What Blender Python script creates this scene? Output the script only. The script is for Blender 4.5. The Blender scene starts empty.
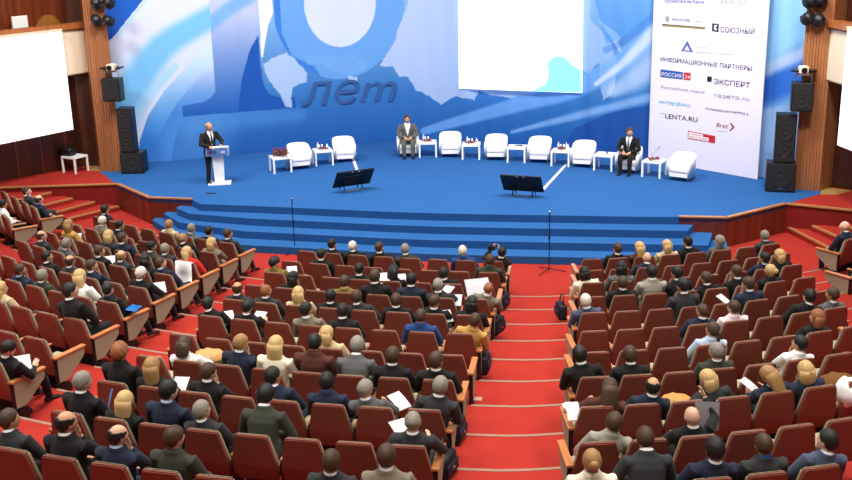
import bpy, bmesh, math, random
import numpy as np
from mathutils import Vector, Matrix
R = math.radians
random.seed(7)
SC = bpy.context.scene
COL = SC.collection

# ------------------------------------------------------------------ camera (measured from the photograph)
F, TH, PS, RO, CX, CH = 1054.21, 0.28923, 0.15391, -0.02461, 0.8609, 7.4821
ROWP, ROWR, STZ = 1.17306, 0.14794, 0.7294
fw = np.array([-math.sin(PS)*math.cos(TH), math.cos(PS)*math.cos(TH), -math.sin(TH)])
_rt = np.array([math.cos(PS), math.sin(PS), 0.0]); _up = np.cross(_rt, fw)
rt = _rt*math.cos(RO)+_up*math.sin(RO); up = -_rt*math.sin(RO)+_up*math.cos(RO)
CAM = np.array([CX, 0.0, CH])
cd = bpy.data.cameras.new('camera'); cam = bpy.data.objects.new('camera', cd); COL.objects.link(cam)
cam.matrix_world = Matrix(((rt[0], up[0], -fw[0], CX), (rt[1], up[1], -fw[1], 0), (rt[2], up[2], -fw[2], CH), (0, 0, 0, 1)))
cd.sensor_fit = 'HORIZONTAL'; cd.sensor_width = 36.0; cd.lens = F*36.0/852.0; cd.clip_end = 200
SC.camera = cam

def ray(px, py):
    return fw + rt*(px-426)/F - up*(py-240)/F
def W(px, py, z):
    """point of the place at height z that the photograph shows at pixel (px, py)"""
    d = ray(px, py); t = (z-CH)/d[2]; return CAM+d*t
def proj(X):
    d = np.asarray(X, float)-CAM; z = d@fw
    return np.stack([426+F*(d@rt)/z, 240-F*(d@up)/z], -1)

# ------------------------------------------------------------------ materials
def lin(c):
    c = c/255.0
    return c/12.92 if c <= 0.04045 else ((c+0.055)/1.055)**2.4
def rgb(r, g, b): return (lin(r), lin(g), lin(b), 1.0)
MATS = {}
def mat(name, col, rough=0.6, spec=0.4, metal=0.0, noise=None, nscale=40.0, bump=0.0, bscale=200.0, sheen=0.0, emit=None, estr=0.0, alpha=None, stretch=None):
    if name in MATS: return MATS[name]
    m = bpy.data.materials.new(name); m.use_nodes = True
    nt = m.node_tree; b = nt.nodes['Principled BSDF']
    c = rgb(*col)
    b.inputs['Base Color'].default_value = c
    b.inputs['Roughness'].default_value = rough
    b.inputs['Specular IOR Level'].default_value = spec
    b.inputs['Metallic'].default_value = metal
    if sheen: b.inputs['Sheen Weight'].default_value = sheen
    if emit:
        b.inputs['Emission Color'].default_value = rgb(*emit); b.inputs['Emission Strength'].default_value = estr
    if alpha is not None:
        b.inputs['Transmission Weight'].default_value = alpha
    if noise or bump:
        tc = nt.nodes.new('ShaderNodeTexCoord'); vec = tc.outputs['Object']
        if stretch:
            mp = nt.nodes.new('ShaderNodeMapping'); mp.inputs['Scale'].default_value = stretch
            nt.links.new(vec, mp.inputs['Vector']); vec = mp.outputs['Vector']
    if noise:
        n = nt.nodes.new('ShaderNodeTexNoise'); n.inputs['Scale'].default_value = nscale; n.inputs['Detail'].default_value = 4
        nt.links.new(vec, n.inputs['Vector'])
        mx = nt.nodes.new('ShaderNodeMix'); mx.data_type = 'RGBA'
        k0 = 1-noise; k1 = 1+noise
        mx.inputs['A'].default_value = (c[0]*k0, c[1]*k0, c[2]*k0, 1); mx.inputs['B'].default_value = (min(1, c[0]*k1), min(1, c[1]*k1), min(1, c[2]*k1), 1)
        nt.links.new(n.outputs['Fac'], mx.inputs['Factor']); nt.links.new(mx.outputs['Result'], b.inputs['Base Color'])
    if bump:
        n2 = nt.nodes.new('ShaderNodeTexNoise'); n2.inputs['Scale'].default_value = bscale
        nt.links.new(vec, n2.inputs['Vector'])
        bp = nt.nodes.new('ShaderNodeBump'); bp.inputs['Strength'].default_value = bump; bp.inputs['Distance'].default_value = 0.01
        nt.links.new(n2.outputs['Fac'], bp.inputs['Height']); nt.links.new(bp.outputs['Normal'], b.inputs['Normal'])
    MATS[name] = m
    return m
def wood(name, c0, c1, scale=6.0, stretch=(1, 1, 0.06), rough=0.35, spec=0.45):
    if name in MATS: return MATS[name]
    m = bpy.data.materials.new(name); m.use_nodes = True
    nt = m.node_tree; b = nt.nodes['Principled BSDF']; b.inputs['Roughness'].default_value = rough
    b.inputs['Specular IOR Level'].default_value = spec
    tc = nt.nodes.new('ShaderNodeTexCoord'); mp = nt.nodes.new('ShaderNodeMapping'); mp.inputs['Scale'].default_value = stretch
    n = nt.nodes.new('ShaderNodeTexNoise'); n.inputs['Scale'].default_value = scale; n.inputs['Detail'].default_value = 6
    cr = nt.nodes.new('ShaderNodeValToRGB')
    cr.color_ramp.elements[0].position = 0.3; cr.color_ramp.elements[0].color = rgb(*c0)
    cr.color_ramp.elements[1].position = 0.7; cr.color_ramp.elements[1].color = rgb(*c1)
    nt.links.new(tc.outputs['Object'], mp.inputs['Vector']); nt.links.new(mp.outputs['Vector'], n.inputs['Vector'])
    nt.links.new(n.outputs['Fac'], cr.inputs['Fac']); nt.links.new(cr.outputs['Color'], b.inputs['Base Color'])
    MATS[name] = m
    return m

M_RED = mat('red_carpet', (160, 46, 38), 0.95, 0.1, noise=0.10, nscale=3.0, bump=0.3, bscale=300)
M_BLUE = mat('blue_carpet', (42, 92, 152), 0.95, 0.1, noise=0.06, nscale=1.2, bump=0.3, bscale=300)
M_NOSE = mat('step_edge', (150, 116, 98), 0.6, 0.3)
M_WDARK = wood('dark_wood', (52, 24, 14), (78, 38, 22))
M_WRED = wood('red_brown_wood', (104, 44, 24), (142, 66, 36))
M_WFASC = wood('fascia_wood', (92, 34, 20), (124, 52, 30))
M_WPIL = wood('pillar_wood', (142, 90, 56), (172, 114, 74))
M_WARM = wood('armrest_wood', (170, 104, 62), (200, 130, 80), 9, (1, 0.1, 1), 0.3)
M_WTRIM = wood('trim_wood', (158, 106, 66), (186, 132, 86), 9, (0.1, 1, 1), 0.35)
M_BURG = mat('burgundy_leatherette', (124, 68, 54), 0.42, 0.5, noise=0.12, nscale=5.0, bump=0.15, bscale=120)
M_CUSH = mat('grey_beige_fabric', (160, 149, 126), 0.9, 0.15, noise=0.10, nscale=60)
M_BLK = mat('black_plastic', (22, 22, 24), 0.45, 0.4)
M_BLKM = mat('black_metal', (26, 26, 28), 0.35, 0.5, 0.6)
M_GRILL = mat('speaker_grille', (34, 34, 36), 0.7, 0.3, noise=0.35, nscale=260)
M_WHITE = mat('white_leather', (246, 244, 240), 0.45, 0.4)
M_WLAC = mat('white_lacquer', (246, 246, 246), 0.3, 0.5)
M_CREAM = mat('cream_panel', (236, 222, 196), 0.5, 0.3)
M_CHROME = mat('brushed_steel', (190, 188, 182), 0.25, 0.5, 1.0)
M_PAPER = mat('white_paper', (246, 246, 250), 0.8, 0.2)
M_SCREEN = mat('lit_projection', (250, 250, 252), 0.9, 0.1, emit=(252, 250, 255), estr=1.05)
M_CYAN = mat('lit_cyan', (130, 245, 245), 0.9, 0.1, emit=(120, 250, 250), estr=0.7)
M_GLASS = mat('clear_glass', (235, 240, 245), 0.05, 0.5, alpha=0.9)
M_YFLOOR = wood('pale_parquet', (160, 124, 70), (188, 152, 92), 8, (1, .2, 1))
M_SKIN = [mat('skin_light', (214, 166, 138), 0.55, 0.35, noise=0.06, nscale=20), mat('skin_tan', (200, 148, 114), 0.55, 0.35, noise=0.06, nscale=20), mat('skin_pale', (232, 186, 158), 0.55, 0.35, noise=0.05, nscale=20)]
M_EYE = mat('eye_dark', (40, 30, 28), 0.2, 0.5)
M_LIP = mat('lips', (176, 98, 86), 0.45, 0.4)
CLOTH = {
 'black': (30, 29, 30), 'charcoal': (52, 52, 54), 'grey': (92, 92, 92), 'light grey': (150, 146, 134), 'navy': (36, 42, 60),
 'blue': (40, 66, 124), 'dark green': (58, 60, 50), 'olive': (130, 106, 56), 'brown': (84, 48, 38), 'beige': (196, 174, 136), 'cream': (232, 220, 196),
 'mustard': (190, 146, 82), 'red': (206, 44, 38), 'white': (236, 234, 232), 'pale pink': (232, 212, 214), 'pale blue': (176, 194, 214), 'grey blue': (74, 82, 104), 'grey brown': (124, 114, 98), 'jeans': (58, 72, 104)}
def cloth(k): return mat(k.replace(' ', '_')+'_cloth', CLOTH[k], 0.85, 0.2, noise=0.08, nscale=30, sheen=0.05)
HAIRC = {'dark': (26, 22, 20), 'brown': (70, 48, 34), 'grey': (136, 128, 118), 'white': (214, 208, 196), 'blonde': (200, 166, 112), 'ginger': (142, 86, 52), 'dark blonde': (160, 122, 76)}
def hairm(k): return mat(k.replace(' ', '_')+'_hair', HAIRC[k], 0.5, 0.4, noise=0.45, nscale=70, bump=0.6, bscale=150, stretch=(1, 1, .14))

# ------------------------------------------------------------------ object helpers
def obj(name, bm_or_me, m=None, parent=None, smooth=False, loc=None):
    if isinstance(bm_or_me, bmesh.types.BMesh):
        me = bpy.data.meshes.new(name); bmesh.ops.recalc_face_normals(bm_or_me, faces=bm_or_me.faces[:]); bm_or_me.to_mesh(me); bm_or_me.free()
    else: me = bm_or_me
    if smooth:
        me.polygons.foreach_set('use_smooth', [True]*len(me.polygons))
    ms = m if isinstance(m, (list, tuple)) else ([m] if m else [])
    if not len(me.materials):
        for q in ms: me.materials.append(q)
    o = bpy.data.objects.new(name, me); COL.objects.link(o)
    if parent is not None: o.parent = parent
    if loc is not None: o.location = loc
    return o
def tag(o, label, cat, group=None, kind=None):
    o['label'] = label; o['category'] = cat
    if group: o['group'] = group
    if kind: o['kind'] = kind
    return o
def struct(o, label=None, cat=None):
    o['kind'] = 'structure'
    if label: o['label'] = label
    if cat: o['category'] = cat
    return o
def empty(name, label, cat, loc=(0, 0, 0), rz=0.0, group=None):
    o = bpy.data.objects.new(name, None); COL.objects.link(o); o.empty_display_size = 0.1
    o.location = loc; o.rotation_euler = (0, 0, rz)
    return tag(o, label, cat, group)
def dup(root, loc, rz, label, group=None):
    r = root.copy(); COL.objects.link(r); r.location = loc; r.rotation_euler = (0, 0, rz); r['label'] = label
    if group: r['group'] = group
    for ch in list(root.children):
        c = ch.copy(); COL.objects.link(c); c.parent = r
        for g in list(ch.children):
            d = g.copy(); COL.objects.link(d); d.parent = c
    return r
def copies(root, loc, rz, label, used, group=None):
    if not used.get(root.name):
        used[root.name] = True; root.location = loc; root.rotation_euler = (0, 0, rz); root['label'] = label
        if group: root['group'] = group
        return root
    return dup(root, loc, rz, label, group)
USED = {}

def box(bm, x0, x1, y0, y1, z0, z1, bev=0.0, M=None):
    vs = [bm.verts.new(p) for p in ((x0, y0, z0), (x1, y0, z0), (x1, y1, z0), (x0, y1, z0), (x0, y0, z1), (x1, y0, z1), (x1, y1, z1), (x0, y1, z1))]
    fs = [bm.faces.new([vs[i] for i in q]) for q in ((3, 2, 1, 0), (4, 5, 6, 7), (0, 1, 5, 4), (1, 2, 6, 5), (2, 3, 7, 6), (3, 0, 4, 7))]
    if bev:
        es = list({e for f in fs for e in f.edges})
        r = bmesh.ops.bevel(bm, geom=es, offset=bev, segments=2, affect='EDGES', profile=0.5)
        vs = list({v for f in r['faces'] for v in f.verts} | {v for v in vs if v.is_valid})
    if M is not None:
        for v in vs: v.co = M @ v.co
    return vs
def prism(bm, poly, z0, z1):
    a = [bm.verts.new((p[0], p[1], z0)) for p in poly]; b = [bm.verts.new((p[0], p[1], z1)) for p in poly]
    n = len(poly)
    bm.faces.new(a[::-1]); bm.faces.new(b)
    for i in range(n): bm.faces.new((a[i], a[(i+1) % n], b[(i+1) % n], b[i]))
def extr_yz(bm, prof, x0, x1):
    a = [bm.verts.new((x0, p[0], p[1])) for p in prof]; b = [bm.verts.new((x1, p[0], p[1])) for p in prof]
    n = len(prof); bm.faces.new(a); bm.faces.new(b[::-1])
    for i in range(n): bm.faces.new((a[i], b[i], b[(i+1) % n], a[(i+1) % n]))
def tube(bm, path, rad, n=10, ref=None, caps=True):
    """sweep of ellipses; rad = list of r or (rx, ry)"""
    P = [Vector(p) for p in path]; rings = []; k = len(P)
    for i in range(k):
        t = (P[min(i+1, k-1)]-P[max(i-1, 0)]).normalized()
        X = Vector(ref) if ref else (Vector((1, 0, 0)) if abs(t.x) < 0.9 else Vector((0, 1, 0)))
        u = (X-t*X.dot(t)).normalized(); v = t.cross(u)
        r = rad[i] if isinstance(rad[i], (tuple, list)) else (rad[i], rad[i])
        rings.append([bm.verts.new(P[i]+u*(r[0]*math.cos(2*math.pi*j/n))+v*(r[1]*math.sin(2*math.pi*j/n))) for j in range(n)])
    for i in range(k-1):
        for j in range(n): bm.faces.new((rings[i][j], rings[i][(j+1) % n], rings[i+1][(j+1) % n], rings[i+1][j]))
    if caps: bm.faces.new(rings[0][::-1]); bm.faces.new(rings[-1])
    return rings
def lathe(bm, prof, n=20, c=(0, 0, 0)):
    rings = [[bm.verts.new((c[0]+r*math.cos(2*math.pi*j/n), c[1]+r*math.sin(2*math.pi*j/n), c[2]+z)) for j in range(n)] for r, z in prof]
    for i in range(len(prof)-1):
        for j in range(n): bm.faces.new((rings[i][j], rings[i][(j+1) % n], rings[i+1][(j+1) % n], rings[i+1][j]))
    bm.faces.new(rings[0][::-1]); bm.faces.new(rings[-1])
def ball(bm, c, r, n=10, m=7):
    r = r if isinstance(r, (tuple, list)) else (r, r, r)
    prof = []
    rings = []
    for i in range(1, m):
        a = math.pi*i/m
        rings.append([bm.verts.new((c[0]+r[0]*math.sin(a)*math.cos(2*math.pi*j/n), c[1]+r[1]*math.sin(a)*math.sin(2*math.pi*j/n), c[2]-r[2]*math.cos(a))) for j in range(n)])
    b = bm.verts.new((c[0], c[1], c[2]-r[2])); t = bm.verts.new((c[0], c[1], c[2]+r[2]))
    for i in range(len(rings)-1):
        for j in range(n): bm.faces.new((rings[i][j], rings[i][(j+1) % n], rings[i+1][(j+1) % n], rings[i+1][j]))
    for j in range(n):
        bm.faces.new((b, rings[0][(j+1) % n], rings[0][j])); bm.faces.new((t, rings[-1][j], rings[-1][(j+1) % n]))
def BM(): return bmesh.new()
def rotz(a): return Matrix.Rotation(a, 4, 'Z')
ORD = ['zeroth', 'first', 'second', 'third', 'fourth', 'fifth', 'sixth', 'seventh', 'eighth', 'ninth', 'tenth', 'eleventh', 'twelfth']

# ------------------------------------------------------------------ floor: terraces of the hall
QUAD = {'L': (20.83, 0.1958, 0.03835), 'C': (20.427, 0.0438, 0.0242), 'R': (20.53, 0.1005, 0.04305)}
def yrow(b, x): a, c, d = QUAD[b]; return a+c*x+d*x*x
def drow(b, x): a, c, d = QUAD[b]; return c+2*d*x
def ycur(x):
    if x < -5.9: return yrow('L', x)
    if x < 0: return yrow('C', x)
    t = min(1, x/1.0); return yrow('C', x)*(1-t)+yrow('R', x)*t
xs = [-18+0.35*i for i in range(81)]
bm = BM()
def fy(n, x): return 34.0 if n == 0 else ycur(x)-(n-1)*ROWP+0.06
for n in range(0, 13):
    z = n*ROWR
    f = [bm.verts.new((x, fy(n, x), z)) for x in xs]; b = [bm.verts.new((x, fy(n+1, x), z)) for x in xs]
    c = [bm.verts.new((x, fy(n+1, x), z+ROWR)) for x in xs]
    for i in range(len(xs)-1):
        bm.faces.new((f[i], b[i], b[i+1], f[i+1])); bm.faces.new((b[i], c[i], c[i+1], b[i+1]))
struct(obj('floor', bm, M_RED))
trim_i = 0
def trim(bm, m, label=None):
    global trim_i
    trim_i += 1
    o = obj('trim_%d' % trim_i, bm, m); o['kind'] = 'structure'
    if label: o['label'] = label
    return o
for (xa, xb) in ((-0.64, 0.76), (-6.62, -5.26), (5.08, 6.35), (-12.35, -11.1)):
    for n in range(1, 12):
        bm = BM(); z = n*ROWR; k = 7
        xx = [xa+(xb-xa)*i/k for i in range(k+1)]
        for i in range(k):
            A, B = xx[i], xx[i+1]
            q = [bm.verts.new(p) for p in ((A, fy(n, A)+0.012, z-0.035), (B, fy(n, B)+0.012, z-0.035), (B, fy(n, B)+0.012, z+0.006), (A, fy(n, A)+0.012, z+0.006), (A, fy(n, A)-0.045, z+0.006), (B, fy(n, B)-0.045, z+0.006), (A, fy(n, A)-0.045, z-0.035), (B, fy(n, B)-0.045, z-0.035))]
            bm.faces.new((q[0], q[1], q[2], q[3])); bm.faces.new((q[3], q[2], q[5], q[4]))
            bm.faces.new((q[4], q[5], q[7], q[6])); bm.faces.new((q[6], q[7], q[1], q[0]))
            if i == 0: bm.faces.new((q[0], q[3], q[4], q[6]))
            if i == k-1: bm.faces.new((q[1], q[7], q[5], q[2]))
        bmesh.ops.remove_doubles(bm, verts=bm.verts[:], dist=1e-4)
        trim(bm, M_NOSE)

# ------------------------------------------------------------------ stage
WALLP = [(-13.1, 29.68), (-12.3, 30.12), (-10.9, 30.85), (-9.4, 31.65), (-7.8, 32.45), (-6.2, 33.15), (-4.5, 33.6), (-2.6, 33.55), (-0.8, 33.1), (0.9, 32.4), (2.3, 31.55), (3.5, 30.85), (4.9, 29.66), (5.8, 28.85), (6.45, 28.15)]
def catmull(P, m=24):
    o = []
    for i in range(len(P)-1):
        p0 = np.array(P[max(i-1, 0)]); p1 = np.array(P[i]); p2 = np.array(P[i+1]); p3 = np.array(P[min(i+2, len(P)-1)])
        for j in range(m):
            t = j/m; o.append(0.5*((2*p1)+(-p0+p2)*t+(2*p0-5*p1+4*p2-p3)*t*t+(-p0+3*p1-3*p2+p3)*t**3))
    o.append(np.array(P[-1], float)); return np.array(o)
WC = catmull(WALLP); WS = np.concatenate([[0], np.cumsum(np.hypot(*np.diff(WC, axis=0).T))])
def wall_at(s):
    x = np.interp(s, WS, WC[:, 0]); y = np.interp(s, WS, WC[:, 1]); return x, y
def wall_nrm(s):
    a = wall_at(s+0.05); b = wall_at(s-0.05); tx = a[0]-b[0]; ty = a[1]-b[1]; l = np.hypot(tx, ty); return ty/l, -tx/l   # towards the hall
def wall_sz(px, py):
    """(along the backdrop, height) of the point the photograph shows at (px, py)"""
    d = ray(px, py); E0 = WC[0]+(WC[0]-WC[1])*60; E1 = WC[-1]+(WC[-1]-WC[-2])*60
    XC = np.vstack([E0, WC, E1]); XS = np.concatenate([[WS[0]-np.hypot(*(WC[0]-E0))], WS, [WS[-1]+np.hypot(*(WC[-1]-E1))]])
    c = d[0]*(XC[:, 1]-CAM[1])-d[1]*(XC[:, 0]-CAM[0])
    i = np.where(np.sign(c[:-1]) != np.sign(c[1:]))[0][0]; t = c[i]/(c[i]-c[i+1])
    p = XC[i]+(XC[i+1]-XC[i])*t; s = XS[i]+(XS[i+1]-XS[i])*t
    k = np.hypot(*(p-CAM[:2]))/np.hypot(d[0], d[1]); return s, CH+d[2]*k

EDGE = [W(200, 204, STZ)[:2], W(255, 206, STZ)[:2], W(310, 208.4, STZ)[:2], W(392, 212, STZ)[:2], W(440, 213.5, STZ)[:2], W(512, 214.8, STZ)[:2], W(560, 215.5, STZ)[:2], W(640, 216.8, STZ)[:2]]
LW = [W(192, 199.5, STZ)[:2], W(148.5, 197.8, STZ)[:2], W(116.5, 184.3, STZ)[:2], W(32, 187, STZ)[:2]]
RW = [W(679, 217, STZ)[:2], W(727.5, 218, STZ)[:2], W(786, 204, STZ)[:2], W(900, 215.5, STZ)[:2]]
bm = BM()
poly = [LW[2], LW[1], LW[0]]+EDGE+[RW[0], RW[1], RW[2], (7.2, 27.6), (6.9, 28.3)]+[tuple(p) for p in WC[::-1][20:-10:12]]+[(-13.6, 29.3), (-13.35, 28.8)]
prism(bm, poly, STZ-0.12, STZ)
struct(obj('floor_stage', bm, M_BLUE), 'blue carpeted stage floor')
# steps in front of the stage: three treads below the stage edge
LC = [W(176.5, 208, STZ*.75)[:2], W(164, 213.8, STZ*.5)[:2], W(152.5, 220, STZ*.25)[:2]]
LC2 = [W(189, 213.5, STZ*.75)[:2], W(179.6, 222.5, STZ*.5)[:2], W(171, 231.5, STZ*.25)[:2]]
RC = [W(693, 225, STZ*.75)[:2], W(712, 234, STZ*.5)[:2], W(727, 243.5, STZ*.25)[:2]]
def edge_off(d): return [np.array((p[0], p[1]-d)) for p in EDGE[1:]]
for i in range(4):
    bm = BM(); zt = STZ*(3-i+1)/4
    if i == 0: front = EDGE; l = LW[0]; r = RW[0]; front = [np.array(p) for p in EDGE]
    else:
        front = [LC2[i-1]]+edge_off(0.53*i)[:-1]; l = LC[i-1]; r = RC[i-1]
        e = np.array(EDGE[-1]); front.append(np.array((r[0]-0.18, e[1]-0.53*i+0.02)))
    poly = [np.array(l)]+front+[np.array(r)]
    ext = poly+[np.array((r[0]+0.05, 26.6)), np.array((l[0]-0.05, 26.6))]
    top = zt-0.001 if i else STZ-0.12
    prism(bm, ext, 0.0 if i == 3 else top-STZ/4-0.02, top)
    if i: struct(obj('floor_step_%d' % i, bm, M_BLUE), 'blue carpeted step below the stage edge')
    else: struct(obj('floor_stage_riser', bm, M_BLUE))
# wooden fascias with trim
def fascia(pts, z0, z1, name, m, th=0.06, trimmed=True):
    for a, b in zip(pts[:-1], pts[1:]):
        a = np.array(a); b = np.array(b); d = (b-a)/np.hypot(*(b-a)); n = np.array((-d[1], d[0]))
        bm = BM(); prism(bm, [a, b, b+n*th, a+n*th], z0, z1-0.012)
        struct(obj(name, bm, m))
        if trimmed:
            bm = BM(); prism(bm, [a-n*0.02, b-n*0.02, b+n*0.09, a+n*0.09], z1-0.014, z1+0.022); trim(bm, M_WTRIM, 'wooden edge strip of the stage')
fascia([LW[2], LW[1], LW[0]], 0, STZ, 'wall_stage_front', M_WFASC)
fascia([RW[0], RW[1], RW[2]], 0, STZ, 'wall_stage_front', M_WFASC)
M_BURGW = mat('burgundy_wall', (120, 26, 24), 0.5, 0.4, noise=0.1, nscale=2)
LFAR = [np.array((-19.0, 26.0)), W(32, 187, STZ)[:2], W(116.5, 184.3, STZ)[:2]]
fascia(LFAR, 0, STZ, 'wall_side_front', M_BURGW)
fascia([RW[2], RW[3]], 0, STZ, 'wall_side_front', M_BURGW)
# red side platforms
bm = BM(); prism(bm, [LFAR[0], LFAR[1], LFAR[2], (-13.35, 28.8), (-13.6, 29.3), (-14.2, 30.2), (-19, 30.2)], STZ-0.1, STZ-0.002)
struct(obj('floor_platform_left', bm, M_RED), 'red carpeted platform left of the stage')
bm = BM(); prism(bm, [RW[2], RW[3], (12, 25), (12, 31), (7.4, 29.2), (7.2, 27.6)], STZ-0.1, STZ-0.002)
struct(obj('floor_platform_right', bm, M_RED), 'red carpeted platform right of the stage')
# side steps (left, right)
LST = [((51.5, 192), (25, 199)), ((72.6, 198), (48, 204)), ((95, 201.5), (62.5, 210.5)), ((119, 206), (70, 218))]
for i, (a, b) in enumerate(LST):
    z = STZ-(i+1)*STZ/5
    A = W(*a, z)[:2]; B = W(*b, z)[:2]; d = (B-A)/np.hypot(*(B-A)); B2 = A+d*max(1.6, np.hypot(*(B-A)))
    n = np.array((d[1], -d[0])); n = n if n[0] < 0 else -n
    bm = BM(); prism(bm, [A, B2, B2+n*(0.95 if i else 2.5), A+n*(0.95 if i else 2.5)], 0, z); struct(obj('floor_side_step', bm, M_RED))
    bm = BM(); prism(bm, [A-n*0.015, B2-n*0.015, B2+n*0.06, A+n*0.06], z-0.035, z+0.008); trim(bm, M_WTRIM)
RST = [((786, 226), (837, 252)), ((812, 225.5), (852, 243)), ((843, 225), (862, 231.5))]
for i, (a, b) in enumerate(RST):
    z = ROWR*(i+1)
    A = W(*a, z)[:2]; B = W(*b, z)[:2]; d = (B-A)/np.hypot(*(B-A)); B2 = A+d*max(1.7, np.hypot(*(B-A)))
    n = np.array((d[1], -d[0])); n = n if n[0] > 0 else -n
    bm = BM(); prism(bm, [A, B2, B2+n*(0.62 if i < 2 else 3), A+n*(0.62 if i < 2 else 3)], 0, z); struct(obj('floor_side_step', bm, M_RED))
    bm = BM(); prism(bm, [A-n*0.015, B2-n*0.015, B2+n*0.06, A+n*0.06], z-0.035, z+0.008); trim(bm, M_WTRIM)

# ------------------------------------------------------------------ the printed backdrop (artwork colours on a cloth hung in a curve)
ZT = 6.4
ns_, nz_ = 940, 250
sv = np.linspace(0.0, WS[-1], ns_); zv = np.linspace(STZ, ZT, nz_)
S, Z = np.meshgrid(sv, zv); S = S.ravel(); Z = Z.ravel()
def toSZ(pts): return np.array([wall_sz(*p) for p in pts])
def inpoly(pts, conv=True):
    P = toSZ(pts) if conv else np.array(pts); m = np.zeros(S.shape, bool)
    for i in range(len(P)):
        a = P[i]; b = P[(i+1) % len(P)]
        c = ((a[1] > Z) != (b[1] > Z)) & (S < (b[0]-a[0])*(Z-a[1])/(b[1]-a[1]+1e-12)+a[0]); m ^= c
    return m
def sstep(x): x = np.clip(x, 0, 1); return x*x*(3-2*x)
def band(pts, w, soft=0.5):
    """soft stripe along a curve; w = half widths in metres at the points"""
    P = toSZ(pts); best = np.full(S.shape, 1e9); bw = np.ones(S.shape)
    Q = catmull([tuple(p) for p in P], 8); ww = np.interp(np.linspace(0, 1, len(Q)), np.linspace(0, 1, len(w)), w)
    for i in range(len(Q)-1):
        a = Q[i]; d = Q[i+1]-a; t = np.clip(((S-a[0])*d[0]+(Z-a[1])*d[1])/(d@d+1e-12), 0, 1)
        r = np.hypot(S-a[0]-t*d[0], Z-a[1]-t*d[1]); k = ww[i]+(ww[i+1]-ww[i])*t
        q = r/k; up_ = q < best; best = np.where(up_, q, best)
    return 1-sstep((best-(1-soft))/(soft*2))
C = np.zeros((len(S), 3))
def lay(m, col):
    global C
    m = np.asarray(m, float)[:, None]; C = C*(1-m)+np.array(col, float)*m
def grad(t, c0, c1): t = np.clip(t, 0, 1)[:, None]; return np.array(c0, float)*(1-t)+np.array(c1, float)*t
hz = (Z-STZ)/(5.3-STZ)
C = grad(hz, (22, 84, 184), (120, 176, 232))
C = np.where((hz < .35)[:, None], grad(hz/.35, (30, 92, 168), (52, 116, 190)), grad((hz-.35)/.65, (52, 116, 190), (136, 182, 230)))
# left white swooshes
lw = inpoly([(100, -30), (330, -30), (262, 0), (215, 42), (197, 62), (178, 84), (161, 108), (146, 134), (138, 160), (100, 175)])
lay(lw, (210, 219, 242))
bl = inpoly([(215, 40), (191, 62), (164, 91), (148, 116), (140, 140), (136, 168), (152, 168), (158, 140), (164, 126), (178, 101), (197, 80), (215, 60), (240, 40), (240, 20)])
t = sstep(np.clip((Z-1.0)/3.2, 0, 1))
C = np.where(bl[:, None], grad(t, (46, 128, 214), (206, 226, 246)), C)
lay(0.85*band([(112, 118), (137, 80), (164, 46), (199, 24), (250, -4), (300, -26)], [.55, .45, .38, .33, .3, .3], .5), (104, 184, 236))
lay(0.6*band([(118, 170), (128, 132), (147, 100), (175, 66)], [.3, .22, .15, .1], .5), (150, 210, 244))
lay(inpoly([(100, -30), (160, -30), (143, 0), (127, 20), (116, 34), (100, 50)]), (28, 92, 190))
lay(0.8*band([(146, 0), (130, 20), (117, 36)], [.04, .04, .04], .5), (170, 214, 246))
wedge = inpoly([(150, 150), (161.5, 130), (178, 101), (197, 80), (214, 61), (216, 92), (211, 98), (203, 102), (182, 106), (183, 117), (176, 135), (170, 165), (150, 165)])
zt_, zb_ = wall_sz(213, 64)[1], wall_sz(180, 112)[1]
C = np.where(wedge[:, None], grad((Z-zb_)/(zt_-zb_), (58, 126, 208), (206, 216, 244)), C)
# between the numerals
lay(inpoly([(258, -30), (284, -30), (278, 0), (268, 26), (262, 60), (259, 30)]), (236, 242, 250))
# numeral 1
one = inpoly([(209, -30), (209, 0), (215.4, 92), (211, 98), (203, 102), (182, 106), (183, 116.5), (296, 108), (295, 97.5), (278, 97), (269, 93.5), (265, 88), (262.5, 80), (258.6, 0), (258.6, -30)])
C = np.where(one[:, None], grad((Z-1.9)/3.2, (24, 88, 176), (186, 196, 232)), C)
lay(one & inpoly([(258, 35), (250, 50), (242, 78), (238, 112), (296, 110), (296, 96), (262, 80)]), (26, 86, 174))
lay(0.7*(one*band([(206, 28), (225, 12), (250, -4)], [.2, .2, .2], .6)), (96, 164, 232))
# pale sheet below the 1, towards the speaker
lay(0.5*band([(200, 125), (196, 140), (190, 162)], [.9, .9, .9], .8)*(~one), (96, 160, 226))
lay(0.5*(band([(190, 124), (240, 119), (300, 115)], [.35, .3, .2], .8)*(~one)), (84, 148, 218))
# numeral 0
th = np.linspace(0, 2*math.pi, 60, endpoint=False)
outer = inpoly([(338+66*math.cos(a), 2+77*math.sin(a)) for a in th]); inner = inpoly([(340+36*math.cos(a), 2+45*math.sin(a)) for a in th])
lay(0.92*outer, (104, 162, 228))
lay(outer & inpoly([(273, -10), (276, 40), (286, 60), (300, 72), (322, 78), (314, 66), (292, 56), (282, 34), (279, -10)]), (58, 126, 212))
MAPC = (186, 208, 241)
def zpoly(p, x0, y0, k): return [(x0+a/k, y0+b/k) for a, b in p]
rs = random.Random(5)
def jag(pts, amp=1.0):
    out = []
    for i in range(len(pts)):
        a = pts[i]; b = pts[(i+1) % len(pts)]; n = max(1, int(math.hypot(a[0]-b[0], a[1]-b[1])/3))
        for j in range(n): out.append((a[0]+(b[0]-a[0])*j/n+rs.uniform(-amp, amp), a[1]+(b[1]-a[1])*j/n+rs.uniform(-amp, amp)))
    return out
for p in ([(305, 235), (350, 210), (395, 195), (440, 235), (470, 270), (465, 305), (420, 320), (410, 350), (412, 395), (390, 392), (375, 355), (340, 310), (318, 275)],
          [(620, 280), (655, 284), (652, 298), (625, 297)]):
    lay(0.85*inpoly(jag(zpoly(p, 180, 0, 3.69), .8)), MAPC)
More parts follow.
